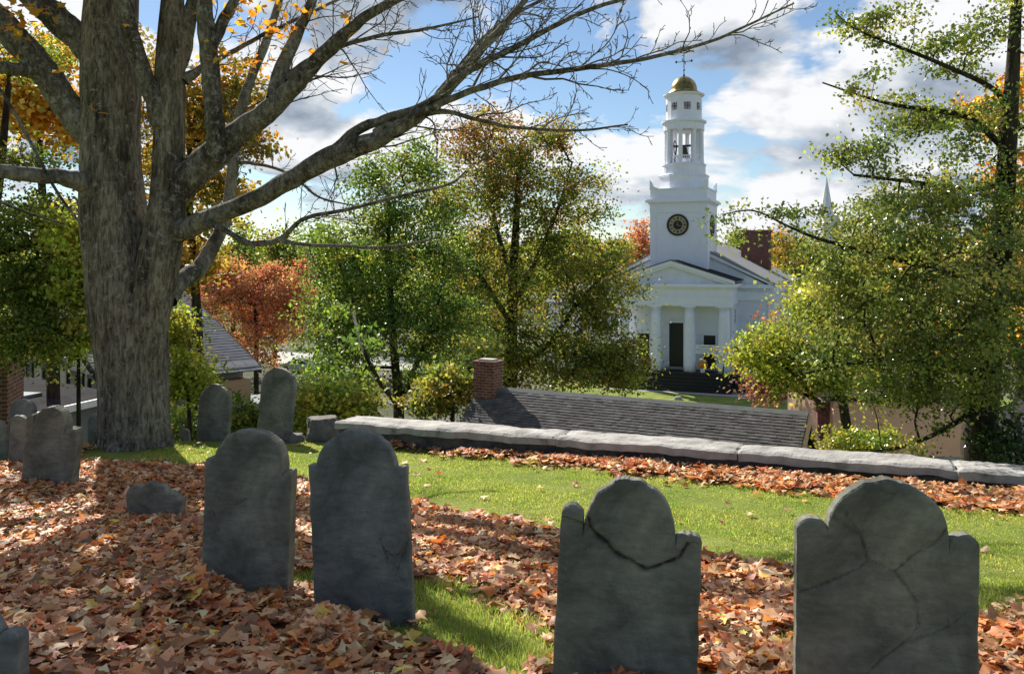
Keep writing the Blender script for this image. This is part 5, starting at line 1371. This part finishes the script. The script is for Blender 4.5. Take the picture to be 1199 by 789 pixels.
zr = zq + hl
lc = MB(); lc.lathe(tcx, tcy, [(1.78, zr - .05), (1.95, zr), (2.1, zr + .12), (2.1, zr + .22), (1.6, zr + .25)], 32); lc.build('lantern_cornice', WHITE, CH)
dm = MB(); pf = [(1.66, zr + .24), (1.62, zr + .45), (1.42, zr + .58), (1.36, zr + .66)]
for q in range(1, 10):
    a = math.pi / 2 * q / 10; pf.append((1.36 * math.cos(a), zr + .66 + 1.5 * math.sin(a)))
pf.append((.08, zr + 2.18)); dm.lathe(tcx, tcy, pf, 24); dm.build('dome', GOLD, CH, smooth=True)
vz = zr + 2.15
wv_ = MB(); wv_.lathe(tcx, tcy, [(.16, vz), (.1, vz + .15), (.045, vz + .3), (.04, vz + 3.5), (.005, vz + 3.9)], 8)
wv_.lathe(tcx, tcy, [(.02, vz + .55), (.14, vz + .68), (.02, vz + .82)], 10)
wvo = wv_.build('weathervane', IRON, CH)
ar = MB(); ar.bar((-.75, tcy, vz + 1.55), (.75, tcy, vz + 1.55), .05); ar.bar((0, tcy - .75, vz + 1.55), (0, tcy + .75, vz + 1.55), .05)
for sx in (-.8, .8): ar.box(sx - .09, sx + .09, tcy - .02, tcy + .02, vz + 1.45, vz + 1.68)
for sy in (-.8, .8): ar.box(-.02, .02, tcy + sy - .09, tcy + sy + .09, vz + 1.45, vz + 1.68)
ar.build('compass_arm', IRON, wvo)
va = MB(); va.bar((-1.0, tcy, vz + 2.62), (.9, tcy, vz + 2.62), .05); va.disc((-.35, tcy - .02, vz + 2.72), (0, 1, 0), .14, .22, .04, 16); va.disc((.3, tcy - .02, vz + 2.72), (0, 1, 0), .12, .2, .04, 16)
va.prism([(-1.3, vz + 2.62), (-.95, vz + 2.76), (-.95, vz + 2.48)], tcy - .02, tcy + .02); va.prism([(.8, vz + 2.5), (1.1, vz + 2.8), (.95, vz + 2.62), (1.1, vz + 2.45)], tcy - .02, tcy + .02); va.build('vane', IRON, wvo)


def clock(axis, c):
    nrm = (0, -1, 0) if axis == 'y' else (1, 0, 0); nv = Vector(nrm); c = Vector(c)
    sd = Vector((1, 0, 0)) if axis == 'y' else Vector((0, 1, 0)); up = Vector((0, 0, 1))
    ck = MB().disc(tuple(c + nv * .004), nrm, 0, .92, .05, 40).build('clock', DIALF, CH, recalc=True)
    MB().disc(tuple(c + nv * .002), nrm, .9, 1.10, .12, 40).build('rim', BLACK, ck)
    MB().disc(tuple(c + nv * .056), nrm, 0, .47, .01, 32).build('dial_centre', BLACK, ck)
    nm = MB()
    for k in range(12):
        a = 2 * math.pi * k / 12; d = sd * math.sin(a) + up * math.cos(a); q = sd * math.cos(a) - up * math.sin(a)
        for o_ in ((-.05, .05) if k % 3 else (-.08, 0, .08)):
            nm.bar(tuple(c + nv * .06 + d * .56 + q * o_), tuple(c + nv * .06 + d * .80 + q * o_), .05)
    nm.build('numeral_ring', BLACK, ck)
    for ang, ln, wd in ((112, .48, .10), (352, .74, .07)):
        a = rad(ang); d = sd * math.sin(a) + up * math.cos(a); MB().bar(tuple(c + nv * .085 - d * .12), tuple(c + nv * .085 + d * ln), wd, .03).build('hand', GOLD, ck)


clock('y', (-.05, ty0, 16.0)); clock('x', (tw, tcy, 16.0))


def hang(o, x, y, z):
    """Place a separate thing at a point given in the church's coordinates."""
    v = CH.matrix_basis @ Vector((x, y, z)); o.location = v; o.rotation_euler = (0, 0, rad(-22.5)); return o


bn = thing('banner', 'white printed banner stretched across the church porch between two columns', 'banner', (0, 0, 0)); hang(bn, 3.2, .55, z0 + 1.75)
MB().box(-1.0, 1.0, -.02, .02, 0, .88).build('board', SIGN_W, bn)
tx = MB(); rr_ = random.Random(4)
for row, (zz_, hh_, x0, x1) in enumerate([(.60, .13, -.6, .6), (.36, .09, -.8, .8), (.16, .07, -.7, .7)]):
    x = x0
    while x < x1: 
        ww = rr_.uniform(.06, .22); tx.box(x, min(x + ww, x1), -.026, -.0205, zz_, zz_ + hh_); x += ww + .05
tx.build('lettering', SIGN_T, bn)
for sx in (-1, 1): MB().bar((sx * .99, 0, .44), (sx * 1.16, 0, .5), .02).build('tie', IRON, bn)
po = thing('flower_pot', 'round orange chrysanthemum in a white pot on the church porch', 'flower pot', (0, 0, 0)); hang(po, 2.95, .3, z0)
MB().lathe(0, 0, [(.2, 0), (.27, .36), (.29, .4)], 16).build('pot', WHITE, po)
fb = bmesh.new(); bmesh.ops.create_icosphere(fb, subdivisions=4, radius=.48)
for v in fb.verts: v.co = v.co * (1 + .12 * mnoise.noise(v.co * 9)); v.co.z = v.co.z * .75 + .68
me = bpy.data.meshes.new('blossom'); fb.to_mesh(me); fb.free(); me.materials.append(PUMP); o = bpy.data.objects.new('blossom', me); C.objects.link(o); o.parent = po

# road, walk and kerb in front of the church
def strip(name, label, x0, x1, y0, y1, z, mat):
    pts = [CH.matrix_basis @ Vector((x, y, z)) for x, y in ((x0, y0), (x1, y0), (x1, y1), (x0, y1))]
    o = new_obj(name, np.array([tuple(p) for p in pts]), np.array([[0, 1, 2, 3]]), mat); return tag(o, label, name, kind='structure')


RP = [(740, 455.2), (770, 458.2), (800, 460.6), (868, 466.5), (960, 473), (1150, 482), (1150, 462), (960, 459), (868, 457.6), (800, 455.6)]
pts = []
for px, py in RP:
    D_ = 12 * F / (py - HY); pts.append(((px - CX) * D_ / F, D_, E - 12 + .008))
tag(new_obj('road', np.array(pts), [tuple(range(len(pts)))], ASPH), 'pale grey drive curving past the church steps', 'road', kind='structure')
strip('path', 'light concrete walk at the foot of the church steps', -6.6, 7.5, -2.9, -2.03, .016, CONC)
strip('street', 'paler street crossing the town beyond the green maple', -120, -18, 2, 14, .012, CONC)


def car(label, px, D, yaw, colour, seed, cat='car', py=None):
    p = at(px, 0, D); z = gz(p[0], D) + .02; r = thing('parked_car', label, cat, (p[0], D, z), rad(yaw), 'parked cars')
    paint = plain('car_paint_%d' % seed, colour, rough=.25, bump=0, spec=.6)
    side = [(-2.2, .32), (-2.25, .7), (-2.0, .92), (-1.45, .98), (-.75, 1.42), (.55, 1.46), (1.25, 1.02), (2.05, .88), (2.25, .62), (2.2, .32)]
    b = MB(); b.prism(side, -.82, .82); b.build('body', paint, r, bevel=.05)
    for (poly, nm) in (([(-1.28, 1.0), (-.70, 1.36), (-.08, 1.39), (-.08, 1.0)], 'window'), ([(.0, 1.0), (.0, 1.39), (.5, 1.39), (1.05, 1.02)], 'window')):
        for s in (-1, 1): MB().prism(poly, s * .822, s * .835).build(nm, GLASS, r)
    MB().add([(1.30, -.7, 1.03), (1.30, .7, 1.03), (.62, .62, 1.44), (.62, -.62, 1.44)], [(0, 1, 2, 3)]).build('windscreen', GLASS, r).location.x = .03
    for x in (-1.4, 1.4):
        for s in (-1, 1):
            w_ = MB().disc((x, s * .66, .33), (0, s, 0), .0, .33, .2, 24).build('wheel', BLACK, r); MB().disc((x, s * .865, .33), (0, s, 0), .0, .2, .012, 16).build('rim', CONC, w_)
    for s in (-1, 1): MB().box(2.14, 2.25, s * .6 - .14, s * .6 + .14, .62, .76).build('headlight', SIGN_W, r)
    return r


car('dark car with a pale roof parked beside the church behind the pinkish tree', 887, 80.5, 158, (.05, .055, .06), 1)
car('silver car parked on the street glimpsed left of the green maple', 352, 96, 160, (.5, .51, .53), 2)
boulder('pale_rock', 'pale rock on the grass in front of the church', 'rock', 794, 468, 76, 9, 4, .5, 4.0, CONC)

# ---- white house behind the russet topped tree
wh = at(700, 0, 98); WH = thing('white_house', 'white clapboard house half hidden behind the russet topped tree', 'house', (wh[0], 98, E - 12), rad(-22.5))
MB().box(-6, 6, 0, 8, 0, 7.6).build('wall', WHITE_CLAP, WH)
r = MB()
for s in (-1, 1): r.prism([(4 + s * 4.4, 7.45), (4 + s * 4.4, 7.65), (4, 9.7), (4, 9.5)], -6.3, 6.3, 'x')
r.build('roof', ROOF_G, WH); MB().prism([(0, 7.6), (8, 7.6), (4, 9.4)], -5.98, 5.98, 'x').build('gable_wall', WHITE, WH)
for x in (-4, -1.4, 1.4, 4):
    for z in (1.2, 4.7): window(WH, x, z, 1.1, 1.8, 0, -1, mun=(2, 4))

# ---- distant white spire
ds = at(968, 0, 220); DS = thing('distant_church', 'far white church spire rising through the glossy green tree', 'church', (ds[0], 220, E - 12), rad(10))
MB().lathe(0, 0, [(1.75, 24.5), (.06, 34.6)], 8).build('spire', WHITE, DS); MB().box(-2.2, 2.2, -2.2, 2.2, 0, 24.5).build('tower', WHITE, DS)
MB().box(-6, 6, 2.2, 24, 0, 8).build('nave', WHITE_CLAP, DS); MB().prism([(-6.4, 8), (6.4, 8), (0, 12.5)], 2.25, 24.3).build('roof', ROOF_G, DS)
mp_ = at(933, 0, 170); mst = thing('radio_mast', 'thin grey mast standing far behind the church chimney', 'mast', (mp_[0], 170, E - 12))
m_ = MB(); m_.lathe(0, 0, [(.18, 0), (.05, 25)], 6); m_.build('pole', IRON, mst); MB().bar((-.8, 0, 22), (.8, 0, 22), .08).build('crossarm', IRON, mst)

# ---- house with the long grey shingle roof below the wall
A = np.array([-.15, 21.6]); B = np.array([6.06, 18.15]); zr_ = E - 3.14
ax_ = (B - A) / np.linalg.norm(B - A); RL = np.linalg.norm(B - A); yaw_ = math.atan2(ax_[1], ax_[0])
gz0 = gz(*((A + B) / 2)) - .6
SH = thing('shingled_house', 'house below the wall with a long dark shingle roof, tan gable and brick chimney', 'house', (A[0], A[1], gz0), yaw_)
zrl = zr_ - gz0; hw, rise = 3.0, 2.25; n_ = 44
shingles('roof', (-.78, -hw, zrl - rise), (RL + .22, -hw, zrl - rise), (RL + .22, -.02, zrl), (-.78, -.02, zrl), n_, .15, SHINGLE, SH, 5, var=.13, butt=.016)
rb_ = MB(); rb_.prism([(-hw, zrl - rise - .12), (-hw, zrl - rise - .02), (0, zrl - .03), (hw, zrl - rise - .02), (hw, zrl - rise - .12), (0, zrl - .14)], -.78, RL + .2, 'x'); rb_.build('roof_deck', ROOF_D, SH)
for k in range(24):
    pass
MB().prism([(-.16, zrl - .10), (0, zrl + .045), (.16, zrl - .10)], -.78, RL + .22, 'x').build('ridge_cap', ROOF_G, SH)
wb = MB(); wb.box(-.6, RL, -hw + .3, hw - .3, 0, zrl - rise - .05); wb.build('wall', TAN_D, SH)
MB().prism([(-hw + .1, zrl - rise - .1), (hw - .1, zrl - rise - .1), (0, zrl - .13)], RL - .06, RL + .05, 'x').build('gable_wall', TAN, SH)
MB().prism([(-hw + .1, zrl - rise - .1), (hw - .1, zrl - rise - .1), (0, zrl - .13)], -.66, -.5, 'x').build('gable_wall', TAN, SH)
bb = MB()
for s in (-1, 1): bb.prism([(s * (hw + .02), zrl - rise - .20), (s * (hw + .02), zrl - rise + .0), (0, zrl + .0), (0, zrl - .22)], RL + .23, RL + .28, 'x')
bb.build('barge_board', TAN, SH)
window(SH, 0, 1.2, .9, 1.4, RL + .003, 1, 'x', mun=(2, 2)); window(SH, 2.5, .9, .9, 1.4, -hw + .3, -1, mun=(2, 2)); window(SH, 5.0, .9, .9, 1.4, -hw + .3, -1, mun=(2, 2))
cb_ = MB(); cb_.box(-.76, -.18, -.34, .12, zrl - 1.2, zrl + .62); cb_.box(-.79, -.15, -.37, .15, zrl + .62, zrl + .71); chm = cb_.build('chimney', BRICK, SH)
MB().box(-.68, -.26, -.26, .04, zrl + .71, zrl + .75).build('flue_cap', CONC, chm)

# ---- dark brick chimney stack and tan building on the right
dk = at(969, 0, 25); DK = thing('brick_stack', 'dark red brick stack between the tan gable and the tan building', 'chimney', (dk[0], 25, gz(dk[0], 25) - .2), rad(-8))
zz_ = (E - (468 - HY) * 25 / F) - (gz(dk[0], 25) - .2)
MB().box(-.36, .36, -.36, .36, 0, zz_ - .25).build('shaft', BRICK_D, DK); MB().box(-.42, .42, -.42, .42, zz_ - .25, zz_).build('cap', BRICK_D, DK)
tb_ = at(1075, 0, 24); tz = gz(tb_[0], 24) - .3; TBD = thing('tan_building', 'plain tan walled building with a dark low roof behind the glossy green tree', 'building', (tb_[0], 24, tz), rad(-6))
top_ = (E - (470 - HY) * 24 / F) - tz
MB().prism([(-2.3, 0), (2.5, 0), (2.5, top_ - .9), (1.2, top_), (-2.3, top_)], 0, 6).build('wall', TAN, TBD)
rr2 = MB(); rr2.box(-2.5, 1.25, -.2, 6.2, top_ + .003, top_ + .15); rr2.prism([(1.2, top_ + .003), (2.75, top_ - 1.05), (2.75, top_ - .88), (1.25, top_ + .15)], -.22, 6.2); rr2.build('roof', ROOF_D, TBD)
MB().box(-2.36, 2.56, -.05, -.003, top_ - 1.72, top_ - 1.55).build('belt_course', LEAD, TBD)
lo_ = at(1120, 0, 15.5); lz = gz(lo_[0], 15.5) - .2; LO = thing('low_shed', 'low shed with a grey shingle roof just beyond the wall under the glossy tree', 'shed', (lo_[0], 15.5, lz), rad(-7))
lt = (E - (538 - HY) * 15.5 / F) - lz
shingles('roof', (-1.9, -1.5, lt - .75), (2.6, -1.5, lt - .75), (2.6, 0, lt), (-1.9, 0, lt), 11, .28, SHINGLE, LO, 9)
MB().prism([(-1.5, lt - .9), (-1.5, lt - .77), (0, lt - .015), (1.5, lt - .77), (1.5, lt - .9)], -1.9, 2.6, 'x').build('roof_deck', ROOF_D, LO); MB().box(-1.8, 2.5, -1.3, 1.3, 0, lt - .9).build('wall', TAN_D, LO)
MB().prism([(-.12, lt - .05), (0, lt + .05), (.12, lt - .05)], -1.9, 2.6, 'x').build('ridge_cap', ROOF_G, LO)
wg = at(1222, 0, 19); wz_ = gz(wg[0], 19) - .2; WG = thing('white_garage', 'white clapboard gable end at the edge of the photo behind the dark sapling', 'garage', (wg[0], 19, wz_), rad(-20))
wt = (E - (492 - HY) * 19 / F) - wz_
MB().prism([(-.95, 0), (.95, 0), (.95, wt - .8), (0, wt), (-.95, wt - .8)], 0, 2.6).build('wall', WHITE_CLAP, WG)
gr_ = MB()
for s in (-1, 1): gr_.prism([(s * 1.12, wt - .94), (s * 1.12, wt - .84), (0, wt + .11), (0, wt + .005)], -.12, 2.75)
gr_.build('roof', ROOF_D, WG)

# ---- slate roofed house behind the big trunk
Ce = np.array([-7.26, 24.6]); ein = np.array([-.68, -.73]); ein /= np.linalg.norm(ein); up_ = np.array([ein[1], -ein[0]])   # along the eave / up the slope in plan
gzs = gz(-9, 24) - .4
SL = thing('slate_house', 'house with a steep blue grey slate roof and cream gable behind the big trunk', 'house', (Ce[0], Ce[1], gzs), math.atan2(-ein[1], -ein[0]))
# local x: towards the far end of the eave (-ein), local y: up the slope
SLl = 4.4; run = 4.84; ze, zr2 = (E - 2.92) - gzs, (E - .70) - gzs
shingles('roof', (-SLl, 0, ze), (0, 0, ze), (0, run, zr2), (-SLl, run, zr2), 34, .2, SLATES, SL, 15, butt=.012, var=.07)
MB().prism([(0, ze - .12), (0, ze - .01), (run, zr2 - .02), (2 * run, ze - .01), (2 * run, ze - .12), (run, zr2 - .15)], -SLl + .02, -.02, 'x').build('roof_deck', ROOF_D, SL)
fl_ = MB()
for k in range(12): fl_.prism([(-.13, ze - .09), (-.13, ze - .07), (.30, ze + .165), (.30, ze + .14)], -SLl + SLl * k / 12 + .006, -SLl + SLl * (k + 1) / 12 - .006, 'x')
fl_.build('eave_flashing', LEAD, SL)
MB().prism([(run - .15, zr2 - .06), (run, zr2 + .06), (run + .15, zr2 - .06)], -SLl, 0, 'x').build('ridge_cap', LEAD, SL)
MB().box(-SLl + .35, -.35, .35, 2 * run - .35, 0, ze - .1).build('wall', CREAM, SL)
MB().prism([(.35, ze - .12), (2 * run - .35, ze - .12), (run, zr2 - .17)], -SLl + .36, -SLl + .42, 'x').build('gable_wall', CREAM, SL); MB().prism([(.35, ze - .12), (2 * run - .35, ze - .12), (run, zr2 - .17)], -.42, -.36, 'x').build('gable_wall', CREAM, SL)
bb = MB()
for xx in (-SLl - .03, -.02):
    bb.prism([(-.02, ze - .2), (-.02, ze - .0), (run, zr2 + .0), (run, zr2 - .22)], xx, xx + .05, 'x'); bb.prism([(2 * run, ze - .2), (2 * run, ze), (run, zr2), (run, zr2 - .22)], xx, xx + .05, 'x')
bb.build('barge_board', ROOF_D, SL)
for y in (1.2, 2.7, 4.6, 6.6): window(SL, y, ze - 1.6, 1.0, 1.5, -SLl + .35, -1, 'x', mun=(2, 2), frame_mat=BLACK)
MB().box(-1.25, -.45, -.25, .349, ze - .95, ze - .3).build('eave_box', TAN_D, SL)
prf = MB(); prf.prism([(-1.9, ze - 1.18), (-1.9, ze - 1.08), (.3, ze - .85), (.3, ze - .98)], -3.6, .9, 'x'); prf.build('porch_roof', LEAD, SL)
for xx in (-3.3, .6): MB().box(xx - .06, xx + .06, -1.75, -1.63, 0, ze - 1.15).build('post', WHITE, SL)

# ---- shed with a flat dark roof and pale fascia
P0 = at(20, 492, 17.2); P1 = at(118, 465, 19.6); dd = (P1 - P0)[:2]; ln2 = np.linalg.norm(dd); yv = math.atan2(dd[1], dd[0]); gzf = gz(P0[0], P0[1]) - .4
FS = thing('flat_roofed_shed', 'grey shed with a nearly flat dark roof and pale fascia left of the trunk', 'shed', (P0[0], P0[1], gzf), yv)
fz = (P0[2] + P1[2]) / 2 - gzf
MB().prism([(-.1, fz - .02), (-.1, fz + .05), (2.6, fz + .38), (2.6, fz + .30)], -.3, ln2 + .6, 'x').build('roof', ROOF_D, FS)
MB().box(-.3, ln2 + .6, -.16, -.102, fz - .10, fz + .055).build('fascia', SIGN_W, FS)
MB().box(-.1, ln2 + .4, .1, 2.5, 0, fz - .03).build('wall', clapboard_mat('grey_siding', (.16, .17, .16), .14), FS)
MB().box(.9, 1.7, .9, 1.5, fz + .13, fz + .24).build('skylight', LEAD, FS)
window(FS, 1.0, fz - 1.2, .7, .7, .1, -1, mun=(2, 1))

# ---- brick building corner on the left
bx0 = at(9, 402, 15.0); gzb = gz(bx0[0], 15) - .4; bt = bx0[2] - gzb
BB = thing('brick_building', 'corner of a red brick building at the edge of the photo beneath the dark tree', 'building', (bx0[0], 15.0, gzb), rad(18))
MB().box(-3.2, 0, 0, 1.2, 0, bt).build('wall', BRICK, BB); MB().box(-3.3, .1, -.1, 1.3, bt, bt + .12).build('coping', CONC, BB)
window(BB, -1.6, bt - 2.0, .8, 1.3, 0, -1, mun=(2, 3))
